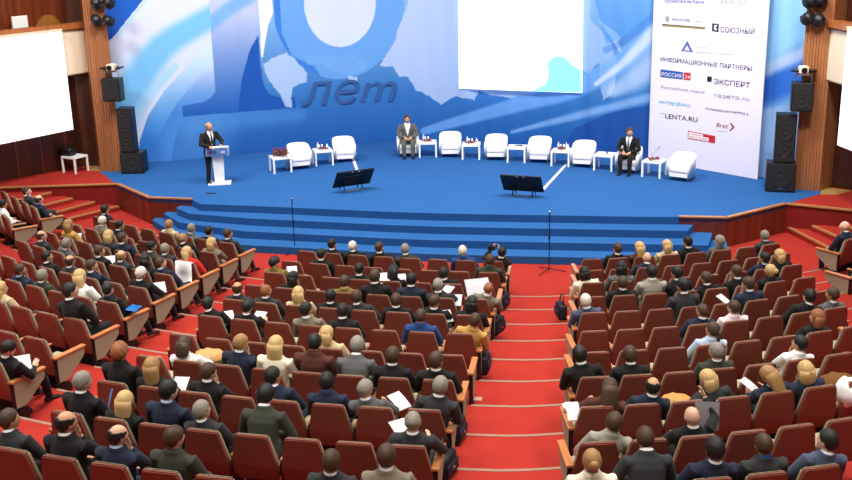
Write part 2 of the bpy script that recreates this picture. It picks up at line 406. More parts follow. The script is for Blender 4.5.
lay(0.55*(outer*inpoly(jag(zpoly([(470, 240), (520, 235), (560, 262), (610, 278), (670, 262), (700, 240), (640, 200), (460, 205)], 180, 0, 3.69), .8))), (120, 172, 232))
lay(inner, (208, 219, 244))
mp = [(55, 90), (80, 30), (100, -80), (640, -80), (640, 60), (660, 80), (690, 110), (710, 150), (718, 190), (715, 250), (700, 290), (680, 310), (672, 270), (668, 230), (672, 190), (655, 195), (640, 225), (615, 215), (560, 262), (500, 275), (460, 290), (400, 298), (340, 290), (300, 275), (290, 305), (230, 295), (185, 318), (150, 290), (110, 275), (85, 232), (60, 235), (40, 205), (0, 200), (20, 160)]
mm = inpoly(jag(zpoly(mp, 380, 0, 3.043), .9)) & ~(outer & ~inpoly([(396, 40), (384, 66), (470, 66), (470, -30), (405, -30)]))
C = np.where(mm[:, None], C*(0.16)+0.84*grad(((sv[None, :]+0*zv[:, None]).ravel()-wall_sz(400, 40)[0])/4.0, (192, 206, 240), (158, 190, 236)), C)
lay(0.9*inpoly(jag(zpoly([(668, 60), (700, 85), (735, 115), (722, 125), (738, 160), (728, 160), (700, 110), (672, 72)], 380, 0, 3.043), .4)), MAPC)
# lower right stripes
lay(0.8*inpoly([(600, 158), (560, 150), (575, 128), (612, 112), (655, 104), (655, 160)]), (26, 76, 158))
lay(0.75*band([(424, 131), (470, 118), (520, 104), (565, 92), (600, 76), (630, 55), (660, 26)], [.12, .18, .24, .28, .3, .3, .3], .3), (118, 172, 238))
lay(0.8*band([(596, 84), (622, 64), (642, 44), (664, 20)], [.06, .12, .16, .2], .7), (214, 226, 246))
lay(0.7*band([(612, 92), (632, 80), (656, 64)], [.15, .3, .4], .7), (196, 216, 246))
lay(0.7*band([(512, 132), (548, 123), (588, 113), (655, 96)], [.05, .09, .12, .12], .7), (150, 190, 242))
lay(0.35*band([(606, 50), (628, 38), (662, 10)], [.1, .12, .14], .6), (30, 92, 196))
lay(0.5*inpoly([(590, -20), (660, -20), (652, 18), (632, 34), (606, 44)]), (66, 140, 224))
# strip right of the partners' banner
sx = inpoly([(756, -30), (830, -30), (830, 200), (748, 200)])
lay(sx*1.0, (140, 196, 240))
lay(0.9*(sx*band([(750, 92), (775, 84), (806, 68)], [.5, .5, .5], .5)), (36, 96, 196))
lay(0.7*(sx*band([(752, 78), (775, 66), (806, 52)], [.14, .16, .18], .7)), (206, 220, 242))
lay(0.8*(sx*inpoly([(740, 112), (770, 108), (820, 100), (820, 210), (740, 210)])), (150, 184, 232))
NS = 7
fold = 0.025*np.sin(S*4.1+1.3*np.sin(S*1.7))*np.clip(1.2-hz, 0.1, 1)+0.012*np.sin(S*9.0+Z*1.2)
wx, wy = wall_at(S); nx, ny = wall_nrm(S)
verts = np.stack([wx+nx*fold, wy+ny*fold, Z], -1)
faces = []
for j in range(nz_-1):
    a = j*ns_
    faces += [(a+i, a+i+1, a+i+1+ns_, a+i+ns_) for i in range(ns_-1)]
me = bpy.data.meshes.new('backdrop'); me.from_pydata(verts.tolist(), [], faces)
ca = me.color_attributes.new('print', 'FLOAT_COLOR', 'POINT')
cl = np.clip(C*.965, 0, 255)/255.0; cl = np.where(cl <= 0.04045, cl/12.92, ((cl+0.055)/1.055)**2.4)
ca.data.foreach_set('color', np.concatenate([cl, np.ones((len(cl), 1))], 1).astype(np.float32).ravel())
m = bpy.data.materials.new('printed_cloth'); m.use_nodes = True; nt = m.node_tree; b = nt.nodes['Principled BSDF']
at = nt.nodes.new('ShaderNodeAttribute'); at.attribute_name = 'print'; nt.links.new(at.outputs['Color'], b.inputs['Base Color'])
b.inputs['Roughness'].default_value = 0.75; b.inputs['Specular IOR Level'].default_value = 0.2
backdrop = obj('stage_backdrop', me, m, smooth=True)
tag(backdrop, 'curved blue printed backdrop with a big 10 and a pale map behind the stage', 'backdrop')
# lettering helper: flat text meshes bent onto a surface
def text_mesh(s, shear=0.0, bold=0.0):
    """flat letters: every outline is filled on its own, with its holes cut out"""
    from mathutils.geometry import tessellate_polygon
    c = bpy.data.curves.new('t', 'FONT'); c.body = s; c.shear = shear; c.resolution_u = 3; c.fill_mode = 'NONE'
    o = bpy.data.objects.new('t', c); COL.objects.link(o); bpy.context.view_layer.update()
    me = bpy.data.meshes.new_from_object(o.evaluated_get(bpy.context.evaluated_depsgraph_get()))
    bpy.data.objects.remove(o); bpy.data.curves.remove(c)
    nb = {}
    for e in me.edges:
        a, b = e.vertices; nb.setdefault(a, []).append(b); nb.setdefault(b, []).append(a)
    seen = set(); loops = []
    for st in sorted(nb):
        if st in seen: continue
        lp_ = [st]; seen.add(st); cur = st
        while True:
            nx_ = [k for k in nb[cur] if k not in seen]
            if not nx_: break
            cur = min(nx_) if len(lp_) == 1 else nx_[0]; seen.add(cur); lp_.append(cur)
        if len(lp_) > 2: loops.append([me.vertices[k].co.copy() for k in lp_])
    bpy.data.meshes.remove(me)
    def ar(l): return sum(l[k].x*l[(k+1) % len(l)].y-l[(k+1) % len(l)].x*l[k].y for k in range(len(l)))/2
    def ins(p, l):
        r_ = False
        for k in range(len(l)):
            a, b = l[k], l[(k+1) % len(l)]
            if (a.y > p.y) != (b.y > p.y) and p.x < (b.x-a.x)*(p.y-a.y)/(b.y-a.y)+a.x: r_ = not r_
        return r_
    par = {i: [k for k in range(len(loops)) if k != i and (ar(loops[k]) > 0) != (ar(loops[i]) > 0) and all(ins(p, loops[k]) for p in loops[i])] for i in range(len(loops))}
    outer = [loops[i] for i in par if not par[i]]; holes = [loops[i] for i in par if par[i]]
    V = []; T = []
    for ol in outer:
        hs_ = [h for h in holes if ins(h[0], ol) and abs(ar(h)) < abs(ar(ol))]
        n0 = len(V); pts = [p for l in [ol]+hs_ for p in l]; V += [tuple(p) for p in pts]
        T += [tuple(n0+k for k in t) for t in tessellate_polygon([ol]+hs_)]
    out = bpy.data.meshes.new('letters'); out.from_pydata(V, [], T); return out
def letter(s, fn, x0, x1, y0, h, m, parent, name='lettering', shear=0.0, bold=0.0, slope=0.0):
    """fn maps (along, height) to the world; text fills x0..x1, baseline y0, cap height h"""
    me = text_mesh(s, shear, bold); n = len(me.vertices); co = np.empty(n*3); me.vertices.foreach_get('co', co); co = co.reshape(-1, 3)
    a, b_ = co[:, 0].min(), co[:, 0].max()
    X = x0+(co[:, 0]-a)/(b_-a)*(x1-x0); Y = y0+co[:, 1]/0.73*h+slope*(X-x0)
    me.vertices.foreach_set('co', np.array([fn(u, v) for u, v in zip(X, Y)]).ravel()); me.update()
    return obj(name, me, m, parent)
def on_wall(s, z, off=0.042):
    x, y = wall_at(s); nx, ny = wall_nrm(s); return (x+nx*off, y+ny*off, z)
sa, za = wall_sz(301, 107); sb, zb = wall_sz(397, 99)
letter('леm', on_wall, sa, sb, za+0.02, 1.0, mat('slate_print', (52, 88, 148), 0.8, 0.2), backdrop, 'lettering', shear=0.3)
# projection on the backdrop
p0 = np.array(on_wall(wall_sz(459, 60)[0], 0, 0.07)); p1 = np.array(on_wall(wall_sz(583, 60)[0], 0, 0.07))
def plane_pt(px, py, a, b):
    d = ray(px, py); n = np.array((-(b-a)[1], (b-a)[0])); t = (a[:2]-CAM[:2])@n/(d[:2]@n); return CAM+d*t
def quad_slab(corners, th, m, name, parent=None):
    bm = BM(); n = (corners[1]-corners[0]); nn = np.array((n[1], -n[0], 0)); nn = nn/np.linalg.norm(nn)
    a = [bm.verts.new(c) for c in corners]; b_ = [bm.verts.new(np.array(c)-nn*th) for c in corners]
    k = len(a); bm.faces.new(a); bm.faces.new(b_[::-1])
    for i in range(k): bm.faces.new((a[i], b_[i], b_[(i+1) % k], a[(i+1) % k]))
    return obj(name, bm, m, parent)
q = [plane_pt(459, 88.5, p0, p1), plane_pt(582, 93, p0, p1), plane_pt(583, -18, p0, p1), plane_pt(458, -18, p0, p1)]
scr = quad_slab(q, 0.03, M_SCREEN, 'projection_screen'); tag(scr, 'bright white projection in the middle of the blue backdrop', 'screen')
p0b = p0+np.array((0, -0.012, 0)); p1b = p1+np.array((0, -0.012, 0))
cy = [(532, 91), (546, 84), (549, 74), (547, 62), (556, 56), (565, 57), (572, 65), (581, 70), (581, 92.4)]
quad_slab([plane_pt(x, y, p0b, p1b) for x, y in cy], 0.004, M_CYAN, 'cyan_map_patch', scr)['label'] = 'cyan map showing in the lit projection'

# ------------------------------------------------------------------ partners' banner
ba = W(648, 158, STZ)[:2]; bb = W(757, 177.5, STZ)[:2]
bn = (bb-ba)/np.hypot(*(bb-ba)); bno = np.array((bn[1], -bn[0]))
ba = ba+bno*0.22; bb = bb+bno*0.22
ba3 = np.array((*ba, 0)); bb3 = np.array((*bb, 0))
def bsz(px, py):
    X = plane_pt(px, py, ba3, bb3); return (X[:2]-ba)@bn, X[2]
def on_ban(s, z, off=0.012): return (ba[0]+bn[0]*s+bno[0]*off, ba[1]+bn[1]*s+bno[1]*off, z)
s0 = bsz(648, 158)[0]; s1 = bsz(757.5, 177)[0]
bm = BM(); k = 24
fr = [bm.verts.new(on_ban(s0+(s1-s0)*i/k, zz, 0.004*math.sin(i*1.1))) for zz in (STZ+0.01, 6.3) for i in range(k+1)]
bk = [bm.verts.new(on_ban(s0+(s1-s0)*i/k, zz, -0.02)) for zz in (STZ+0.01, 6.3) for i in range(k+1)]
for i in range(k):
    bm.faces.new((fr[i], fr[i+1], fr[k+2+i], fr[k+1+i])); bm.faces.new((bk[i+1], bk[i], bk[k+1+i], bk[k+2+i]))
for i in (0, k): bm.faces.new((fr[i], fr[k+1+i], bk[k+1+i], bk[i]))
banner = obj('sponsor_banner', bm, mat('banner_cloth', (228, 224, 240), 0.75, 0.2, noise=0.02, nscale=1.5))
tag(banner, 'tall white banner of sponsor names hung right of the stage backdrop', 'banner')
INK = mat('ink_dark', (62, 58, 72), 0.7, 0.2); INKG = mat('ink_grey', (158, 154, 164), 0.7, 0.2); INKB = mat('ink_blue', (66, 84, 152), 0.7, 0.2)
INKBLK = mat('ink_black', (34, 32, 36), 0.7, 0.2); INKR = mat('ink_red', (198, 36, 52), 0.7, 0.2); INKT = mat('ink_teal', (96, 188, 202), 0.7, 0.2)
INKO = mat('ink_olive', (150, 146, 60), 0.7, 0.2); INKV = mat('ink_violet', (92, 104, 176), 0.7, 0.2); INKW = mat('ink_white', (244, 242, 246), 0.7, 0.2)
INKX = mat('ink_cobalt', (40, 84, 168), 0.7, 0.2); INKRO = mat('ink_wine', (150, 58, 60), 0.7, 0.2)
def blet(s, xl, yl, xr, yr, hpx, m, shear=0.0, bold=0.0, name='lettering', off=0.012):
    a = bsz(xl, yl); c = bsz(xr, yr)
    fn = (lambda u, v: on_ban(u, v, off))
    return letter(s, fn, a[0], c[0], a[1], hpx/36.5, m, banner, name, shear, bold, (c[1]-a[1])/(c[0]-a[0]))
def bpoly(pts, m, name='printed_mark', off=0.010):
    bm = BM(); f = [bm.verts.new(on_ban(*bsz(*p), off)) for p in pts]; bm.faces.new(f)
    return obj(name, bm, m, banner)
def z6(p, y0=0): return [(640+a/6.55, y0+b/6.55) for a, b in p]
blet('промсвязьбанк', 664, 2.2, 705, 3.6, 3.6, INKB)
blet('РЕНОВА', 721, 3.8, 747.5, 5.0, 5.0, INKG)
blet('группа компаний', 721, 7.2, 748, 8.2, 1.2, INKG)
blet('УРАЛСИБ', 672, 20.6, 690, 21.8, 2.6, INK)
blet('банк', 695, 22, 703, 22.4, 1.8, INKG)
bpoly([(665.5, 17), (667.5, 15.6), (669.5, 17.3), (669.3, 21), (667.3, 22), (665.6, 20.5)], INKG)
bpoly(z6([(146, 156), (428, 178), (428, 192), (146, 170)]), INKO); bpoly(z6([(146, 156), (428, 178), (428, 183), (146, 161)]), INK, off=.014)
blet('СОЮЗНЫЙ', 720.5, 32, 754.5, 34.4, 5.2, INK)
bpoly(z6([(473, 152), (518, 156), (516, 210), (472, 204)]), INK)
bpoly(z6([(488, 164), (508, 166), (498, 180), (507, 198), (488, 194)]), INKW, off=.014)
bpoly([(687.5, 40.5), (693.3, 52), (681.2, 51)], INKV); bpoly([(687.3, 45.5), (690, 50.5), (684.5, 50)], INKW, off=.014)
blet('центр', 696, 47.3, 707, 47.8, 1.2, INKG); blet('экономических стратегий', 696, 52.5, 732, 55, 1.2, INKG)
blet('ИНФОРМАЦИОННЫЕ ПАРТНЕРЫ', 660.6, 61, 752, 70.8, 4.4, INK)
bpoly(z6([(136, 126), (282, 145), (281, 193), (135, 175)], 50), INKX); bpoly(z6([(288, 146), (334, 151), (332, 198), (287, 194)], 50), INKR)
blet('РОССИЯ', 662, 75.6, 681.5, 77.8, 3.8, INKW, off=.016); blet('24', 685.2, 78.2, 690, 78.7, 3.6, INKW, off=.016)
bpoly(z6([(442, 172), (472, 175), (470, 210), (440, 207)], 50), INKBLK)
blet('ЭКСПЕРТ', 714, 83.6, 750, 88, 5.2, INKBLK)
blet('Российская газета', 661, 88, 705, 93.6, 2.8, INKG, .3); blet('газета.ru', 714.5, 97, 749, 101, 4.4, INKG)
blet('интерфакс', 659, 103, 691, 107.2, 4.0, INKT, .25)
blet('lenta', 660, 113.6, 665, 114.1, 1.2, INK); blet('LENTA.RU', 665.5, 118, 697.5, 122, 5.0, INKBLK)
blet('Коммерсантъ', 706, 109.5, 735, 113.4, 2.4, INKBLK); blet('FM', 735, 113.4, 740.5, 114, 2.4, INKBLK); blet('93,6', 741, 114.2, 748.5, 115.2, 2.4, INKV)
blet('first', 716, 126.5, 728.5, 128.4, 4.4, INKRO, .3)
bpoly(z6([(588, 182), (600, 184), (622, 210), (596, 236), (586, 234), (606, 210)], 95), INKRO); blet('медиа', 717, 131, 727, 132, 1.1, INKG)
bpoly(z6([(316, 234), (494, 268), (491, 316), (314, 284)], 95), INKR)
bpoly(z6([(320, 240), (414, 258), (414, 274), (452, 281), (450, 304), (318, 280)], 95), INKW, off=.013)
blet('НОВАЯ', 689.5, 134.3, 702, 136.6, 1.8, INKR, off=.017); blet('МОСКВА', 689.5, 137.2, 707.5, 140.6, 2.2, INKR, off=.017)

# ------------------------------------------------------------------ side walls, pillars, balconies, side screens
AXP = np.array((-3.25, 28.1)); AXN = np.array((0.9962, -0.0868)); AXD = np.array((0.0868, 0.9962))
def mir(p):
    v = np.array(p[:2])-AXP; return AXP+AXD*(v@AXD)-AXN*(v@AXN)
def az(a): return np.array((math.sin(R(a)), math.cos(R(a))))
def wall_slab(a, b, z0, z1, m, name, th=0.2, flip=1):
    a = np.array(a); b = np.array(b); d = (b-a)/np.hypot(*(b-a)); n = np.array((-d[1], d[0]))*flip
    bm = BM(); prism(bm, [a, b, b+n*th, a+n*th], z0, z1); return struct(obj(name, bm, m))
def slats(bm, a, b, z0, z1, n, dep, flip):
    a = np.array(a); b = np.array(b); L = np.hypot(*(b-a)); d = (b-a)/L; nn = np.array((d[1], -d[0]))*flip
    for i in range(n):
        u0 = L*(i+0.14)/n; u1 = L*(i+0.86)/n
        prism(bm, [a+d*u0, a+d*u1, a+d*u1+nn*dep, a+d*u0+nn*dep], z0, z1)
SIDE = {}
for side in ('left', 'right'):
    T = (lambda p: np.array(p, float)) if side == 'left' else mir
    fl = 1 if side == 'left' else -1
    # pillar with vertical ribs
    if side == 'left': A, B, Cc = (-13.32, 28.84), (-12.66, 28.86), (-12.8, 29.9)
    else: A, B, Cc = (6.85, 27.48), (6.23, 27.66), (6.5, 28.6)
    A = np.array(A); B = np.array(B); back = np.array((-0.55, 0.95) if side == 'left' else (0.72, 0.85))
    o = BM(); prism(o, [A, B, B+back, A+back] if side == 'left' else [B, A, A+back, B+back], STZ-0.05, 7.2); slats(o, A, B, STZ, 7.2, 9, 0.025, fl)
    struct(obj('wall_pillar_'+side, o, M_WPIL), 'ribbed wooden pillar at the %s edge of the stage' % side)
    # dark lower wall, upper wall and boxed balcony
    w0 = T((-13.6, 29.75)); w1 = T(np.array((-14.17, 29.53))-az(38)*7.0); w0b = T((-14.17, 29.53))
    wall_slab(w1, w0b, STZ-0.1, 3.7, M_WDARK, 'wall_'+side, 0.25, fl)
    wall_slab(w0b, w0, STZ-0.1, 7.2, M_WDARK, 'wall_'+side, 0.25, fl)
    # narrow grooves in the dark panelling
    o = BM(); d = (w0b-w1)/np.hypot(*(w0b-w1)); nn = np.array((d[1], -d[0]))*fl
    for i in range(9):
        c = w0b-d*(0.55+i*0.75); prism(o, [c, c+d*0.03, c+d*0.03+nn*0.012, c+nn*0.012], STZ, 3.6)
    struct(obj('trim_panel_'+side, o, M_WRED))
    up0 = T(np.array((-14.3, 31.2))-az(25)*9); up1 = T((-14.2, 31.2))
    wall_slab(up0, up1, 3.5, 7.4, M_WRED, 'wall_upper_'+side, 0.2, fl)
    e1 = T(np.array((-13.66, 29.62))); e0 = T(np.array((-13.66, 29.62))-az(25)*8)
    if side == 'right': e1 = np.array((6.74, 27.66)); e0 = e1-az(-15)*8
    d = (e1-e0)/np.hypot(*(e1-e0)); nn = np.array((d[1], -d[0]))*fl
    o = BM(); prism(o, [e0, e1, e1-nn*0.12, e0-nn*0.12], 3.55, 4.86); bmesh.ops.bevel(o, geom=[e for e in o.edges], offset=0.04, segments=2, affect='EDGES')
    struct(obj('wall_balcony_'+side, o, M_CREAM), 'cream balcony front with a wooden rail on the %s' % side)
    o = BM(); prism(o, [e0+nn*0.10, e1+nn*0.10, e1-nn*0.22, e0-nn*0.22], 4.88, 5.04); trim(o, wood('rail_wood', (150, 84, 40), (188, 112, 60), 8, (1, 1, .1)), 'wooden balcony rail on the %s' % side)
    o = BM(); prism(o, [e0-nn*0.13, e1-nn*0.13, e1-nn*1.7, e0-nn*1.7], 3.5, 3.7); struct(obj('floor_balcony_'+side, o, M_WDARK))
    # corner of pale floor behind the pillar
    o = BM(); prism(o, [T(p) for p in ((-13.33, 28.85), (-13.35, 29.7), (-14.1, 29.45), (-13.75, 28.95))], STZ-0.002, STZ+0.004)
    struct(obj('floor_corner_'+side, o, M_YFLOOR))
    # side projection screen
    t1 = T((-13.93, 28.62)); t0 = T(np.array((-13.93, 28.62))-az(25)*4.4); zs = (2.03, 4.86)
    if side == 'right': t1 = np.array((6.89, 26.2)); t0 = t1-az(-15)*4.4; zs = (2.19, 4.94)
    d = (t1-t0)/np.hypot(*(t1-t0)); nn = np.array((d[1], -d[0]))*fl
    r_ = empty('projection_screen', 'large white lit screen hanging on the %s of the hall' % side, 'screen', (*((t0+t1)/2), 2.0))
    o = BM(); prism(o, [t0+nn*0.0, t1+nn*0.0, t1-nn*0.03, t0-nn*0.03], zs[0], zs[1]); ob = obj('screen_sheet', o, M_SCREEN, r_); ob.matrix_parent_inverse = Matrix.Translation(r_.location).inverted()
    o = BM(); prism(o, [t0+nn*0.03, t1+nn*0.03, t1-nn*0.05, t0-nn*0.05], zs[1], zs[1]+.07); ob = obj('roller_case', o, M_CREAM, r_); ob.matrix_parent_inverse = Matrix.Translation(r_.location).inverted()
    SIDE[side] = (A, B, w0b, w1, e0, e1, nn)
# balcony chair and white board behind the left rail
e0, e1, nn = SIDE['left'][4], SIDE['left'][5], SIDE['left'][6]
d = (e1-e0)/np.hypot(*(e1-e0))
c = plane_pt(43, 25, np.array((*(e0-nn*0.55), 0)), np.array((*(e1-nn*0.55), 0)))
def balcony_chair(c, label):
    r_ = empty('balcony_chair', label, 'chair', (c[0], c[1], 3.72), math.atan2(-(nn[0]), nn[1])*1.0, 'chairs on the left balcony')
    bm = BM(); ring = []
    for i in range(17):
        a = math.pi*i/16; ring.append((0.42*math.cos(a), 0.55*math.sin(a)))
    f = [bm.verts.new((x, 0.20, 1.05+z)) for x, z in ring]+[bm.verts.new((x, 0.20, 0.45)) for x in (-0.42, 0.42)]
    b_ = [bm.verts.new((v.co.x, 0.30, v.co.z)) for v in f]; k = len(f); bm.faces.new(f); bm.faces.new(b_[::-1])
    for i in range(k): bm.faces.new((f[i], f[(i+1) % k], b_[(i+1) % k], b_[i]))
    obj('backrest', bm, wood('chair_back_brown', (120, 76, 26), (150, 100, 40)), r_)
    bm = BM(); box(bm, -.38, .38, -.3, .22, .4, .5, .03); obj('seat', bm, M_WRED, r_)
    for sx in (-.34, .34):
        for sy in (-.26, .18):
            bm = BM(); box(bm, sx-.02, sx+.02, sy-.02, sy+.02, 0, .42); obj('leg', bm, M_WDARK, r_)
balcony_chair(c, 'round backed brown chair on the balcony behind the left rail')
c = plane_pt(20, 24, np.array((*(e0-nn*0.75), 0)), np.array((*(e1-nn*0.75), 0)))
bm = BM(); box(bm, -.24, .24, -.03, .03, 0, 1.62, 0.01); o = obj('white_board', bm, M_WLAC, loc=(c[0], c[1], 3.7)); o.rotation_euler = (0, 0, R(60))
tag(o, 'white panel standing on the left balcony beside the round backed chair', 'board')

# ------------------------------------------------------------------ loudspeakers, spotlights
def speaker_box(bm_w, bm_d, z0, z1): pass
def make_speaker(name, label, loc, rz, w, d, h, drivers, cat='loudspeaker', group=None):
    r_ = empty(name, label, cat, loc, rz, group)
    bm = BM(); box(bm, -w/2, w/2, 0, d, 0, h, 0.012); obj('cabinet', bm, M_BLK, r_)
    bm = BM(); box(bm, -w/2+.03, w/2-.03, -0.012, 0.004, 0.04, h-.04, 0.005); g = obj('grille', bm, M_GRILL, r_)
    for (cx_, cz, rr_) in drivers:
        bm = BM(); lathe(bm, [(rr_, 0), (rr_, .012), (rr_*.9, .014), (rr_*.35, .003), (rr_*.3, .012), (0.001, .016)], 20)
        for v in bm.verts: v.co = Vector((cx_+v.co.x, -0.012-v.co.z, cz+v.co.y))
        obj('driver', bm, M_GRILL, g)
    for sx in (-1, 1):
        bm = BM(); box(bm, sx*w/2-.006, sx*w/2+.006, d*.35, d*.65, h*.55, h*.55+.1, 0.004); obj('handle', bm, M_BLKM, r_)
    bm = BM(); box(bm, -.05, .05, -0.02, -0.008, h*.12, h*.12+.03); obj('badge', bm, M_CHROME, r_)
    return r_
def face_to(p, q=(0.5, 8)): return math.atan2(q[0]-p[0], -(q[1]-p[1]))
pl = W(136, 172, STZ); pr = W(780, 191, STZ)
make_speaker('subwoofer', 'black bass loudspeaker on the floor at the left stage edge', (pl[0]+.0, pl[1]-.25, STZ), 0.12, .66, .55, .62, [(0, .31, .23)])
make_speaker('line_speaker', 'tall black loudspeaker standing on the left bass loudspeaker', (pl[0]-.1, pl[1]-.2, STZ+.62), 0.12, .42, .42, 1.3, [(0, .35, .15), (0, .75, .15), (0, 1.1, .08)])
make_speaker('subwoofer', 'black bass loudspeaker on the floor at the right stage edge', (pr[0]-.03, pr[1]-.15, STZ), -0.12, .72, .55, .74, [(0, .37, .25)])
make_speaker('line_speaker', 'tall black loudspeaker standing on the right bass loudspeaker', (pr[0]+.03, pr[1]-.05, STZ+.74), -0.12, .5, .42, 1.25, [(0, .35, .17), (0, .75, .17), (0, 1.08, .09)])
def pil_pt(px, py, side, off):
    A, B = SIDE[side][0], SIDE[side][1]
    d_ = (B-A)/np.hypot(*(B-A)); n_ = np.array((d_[1], -d_[0])); n_ = n_ if n_[1] < 0 else -n_
    return plane_pt(px, py, np.array((*(A+n_*off), 0)), np.array((*(B+n_*off), 0)))
for side, px, pxl in (('left', 112, 110), ('right', 801.5, 804)):
    p = pil_pt(px, 102 if side == 'left' else 112, side, .45); 
    r_ = make_speaker('hanging_speaker', 'black box loudspeaker hung on the %s wooden pillar' % side, (p[0], p[1], p[2]), 0.1 if side == 'left' else -0.1, .52, .4, .66 if side == 'left' else .72, [(0, .24, .16), (0, .5, .07)])
    hh = .66 if side == 'left' else .72
    for sx in (-.2, .2):
        bm = BM(); tube(bm, [(sx, .2, hh), (sx, .2, hh+.28)], [.012, .012], 6); obj('hanging_rod', bm, M_CHROME, r_)
    bm = BM(); box(bm, -.3, .3, .1, .44, hh+.26, hh+.30); obj('bracket', bm, M_BLKM, r_)
    # bright fixture above
    p = pil_pt(112 if side == 'left' else 803, 71 if side == 'left' else 74, side, .3)
    r_ = empty('wall_spotlight', 'small silver spotlight above the hanging loudspeaker on the %s pillar' % side, 'lamp', tuple(p))
    bm = BM(); box(bm, -.16, .16, -.12, .16, -.02, .02); obj('base_plate', bm, M_CHROME, r_)
    bm = BM(); box(bm, -.11, .11, -.13, .13, .02, .20, .03); obj('lamp_housing', bm, M_CREAM, r_)
    bm = BM(); lathe(bm, [(.06, 0), (.075, .06), (.06, .07)], 14); M_ = Matrix.Rotation(R(90), 4, 'X')
    for v in bm.verts: v.co = M_ @ v.co+Vector((0, -.12, .11))
    obj('lens', bm, M_BLKM, r_)
    bm = BM(); box(bm, -.03, .03, .12, .34, .06, .12); obj('bracket', bm, M_BLKM, r_)
    for (qx, qy) in (((96, 3), (108, 3), (96, 20), (108, 21)) if side == 'left' else ((810, 1), (821, 0), (808, 18), (819, 20))):
        p = pil_pt(qx, qy, side, .25)
        rowt = 'upper' if qy < 10 else 'lower'; lr = 'left' if qx in (96, 810, 808) else 'right'
        r_ = empty('stage_spotlight', '%s %s round black stage spotlight of four on the %s pillar' % (rowt, lr, side), 'lamp', tuple(p), 0, 'spotlights on the %s pillar' % side)
        M_ = Matrix.Rotation(R(62), 4, 'X') @ Matrix.Rotation(R(15 if lr == 'left' else -15), 4, 'Y')
        bm = BM(); lathe(bm, [(.07, .16), (.13, .12), (.15, 0), (.15, -.12), (.135, -.12), (.12, -.04)], 18)
        for v in bm.verts: v.co = M_ @ Vector((v.co.x, v.co.y, v.co.z))
        obj('lamp_can', bm, M_BLK, r_, True)
        bm = BM(); lathe(bm, [(.125, -.075), (.1, -.09), (.001, -.1)], 18)
        for v in bm.verts: v.co = M_ @ v.co
        obj('lens', bm, mat('spot_lens', (150, 140, 120), .15, .6), r_, True)
        bm = BM(); tube(bm, [(-.17, 0, 0), (-.17, .1, .02), (-.1, .24, .04), (.1, .24, .04), (.17, .1, .02), (.17, 0, 0)], [.012]*6, 6, ref=(0, 0, 1)); obj('yoke', bm, M_BLKM, r_)

# ------------------------------------------------------------------ stage furniture
FOCUS = np.array((-1.8, 18.5))
def stage_rz(p, w=1.0):
    d = FOCUS-np.array(p[:2]); return math.atan2(-d[0], d[1])
def tub_chair():
    r_ = empty('tub_chair', '', 'chair', (0, 0, STZ), 0, 'white tub chairs on the stage'); r_.scale = (.94, .92, .88)
    bm = BM(); n = 26; out = []
    for i in range(n+1):
        t = i/n; a = math.pi*(t*1.0)     # 0 = right front arm, pi = left front arm, behind at pi/2
        if t < .18: x = .36; y = .36-t/.18*.36
        elif t > .82: x = -.36; y = (t-.82)/.18*.36
        else:
            b_ = math.pi*(t-.18)/.64; x = .36*math.cos(b_); y = -.36*math.sin(b_)*.95
        zt = .60+.20*sstep((0.34-y)/.62)
        out.append((x, y, float(zt)))
    th = .085; ring = []
    for (x, y, zt) in out:
        l = math.hypot(x, y if y < 0 else 0) or 1; ix = x*(1-th/.36); iy = y*(1-th/.36) if y < 0 else y
        ring.append([bm.verts.new(p) for p in ((x*.97, y*.97 if y < 0 else y, .13), (x, y, zt-.03), (x*.985, y*.985 if y < 0 else y, zt), (ix*1.02, iy*1.02 if iy < 0 else iy, zt), (ix, iy, zt-.03), (ix, iy, .2))])
    for i in range(n):
        for j in range(6): bm.faces.new((ring[i][j], ring[i+1][j], ring[i+1][(j+1) % 6], ring[i][(j+1) % 6]))
    bm.faces.new(ring[0][::-1]); bm.faces.new(ring[-1])
    obj('shell', bm, M_WHITE, r_, True)
    bm = BM(); box(bm, -.275, .275, -.27, .365, .27, .43, .035); obj('seat_cushion', bm, M_WHITE, r_, True)
    bm = BM(); box(bm, -.275, .275, -.26, .345, .13, .275, .01); obj('seat_base', bm, M_WHITE, r_)
    for sx in (-.28, .28):
        for sy in (-.2, .3):
            bm = BM(); lathe(bm, [(.016, 0), (.024, .14)], 10, (sx, sy, 0)); obj('leg', bm, M_CHROME, r_)
    return r_
def lack():
    r_ = empty('side_table', '', 'table', (0, 0, STZ), 0, 'white side tables on the stage')
    bm = BM(); box(bm, -.275, .275, -.275, .275, .40, .45, .004); obj('table_top', bm, M_WLAC, r_)
    for sx in (-1, 1):
        for sy in (-1, 1):
            bm = BM(); box(bm, sx*.275-(.05 if sx > 0 else 0), sx*.275+(.05 if sx < 0 else 0), sy*.275-(.05 if sy > 0 else 0), sy*.275+(.05 if sy < 0 else 0), 0, .402, .003); obj('leg', bm, M_WLAC, r_)
    return r_
TUB = tub_chair(); LACK = lack()
chs = [((291, 171), (310, 166.5)), ((335.5, 163.5), (354, 160)), ((399, 156.5), (417.5, 156)), ((441.5, 156.5), (459.5, 157)), ((487, 159), (505, 160.5)), ((530.5, 161.3), (548, 163.3)), ((573.5, 166), (592, 168)), ((618, 171), (638, 174.5)), ((671, 179), (689, 182))]
tbs = [((275, 174.5), (290.5, 171.3)), ((316, 167), (333, 164.5)), ((420, 157), (436, 157.6)), ((463, 159.2), (479, 160)), ((507.5, 162), (525, 163.5)), ((551.5, 165.5), (569, 167.2)), ((594.5, 169.7), (611.5, 172)), ((643, 176), (659.5, 179))]
CHP = []; TBP = []
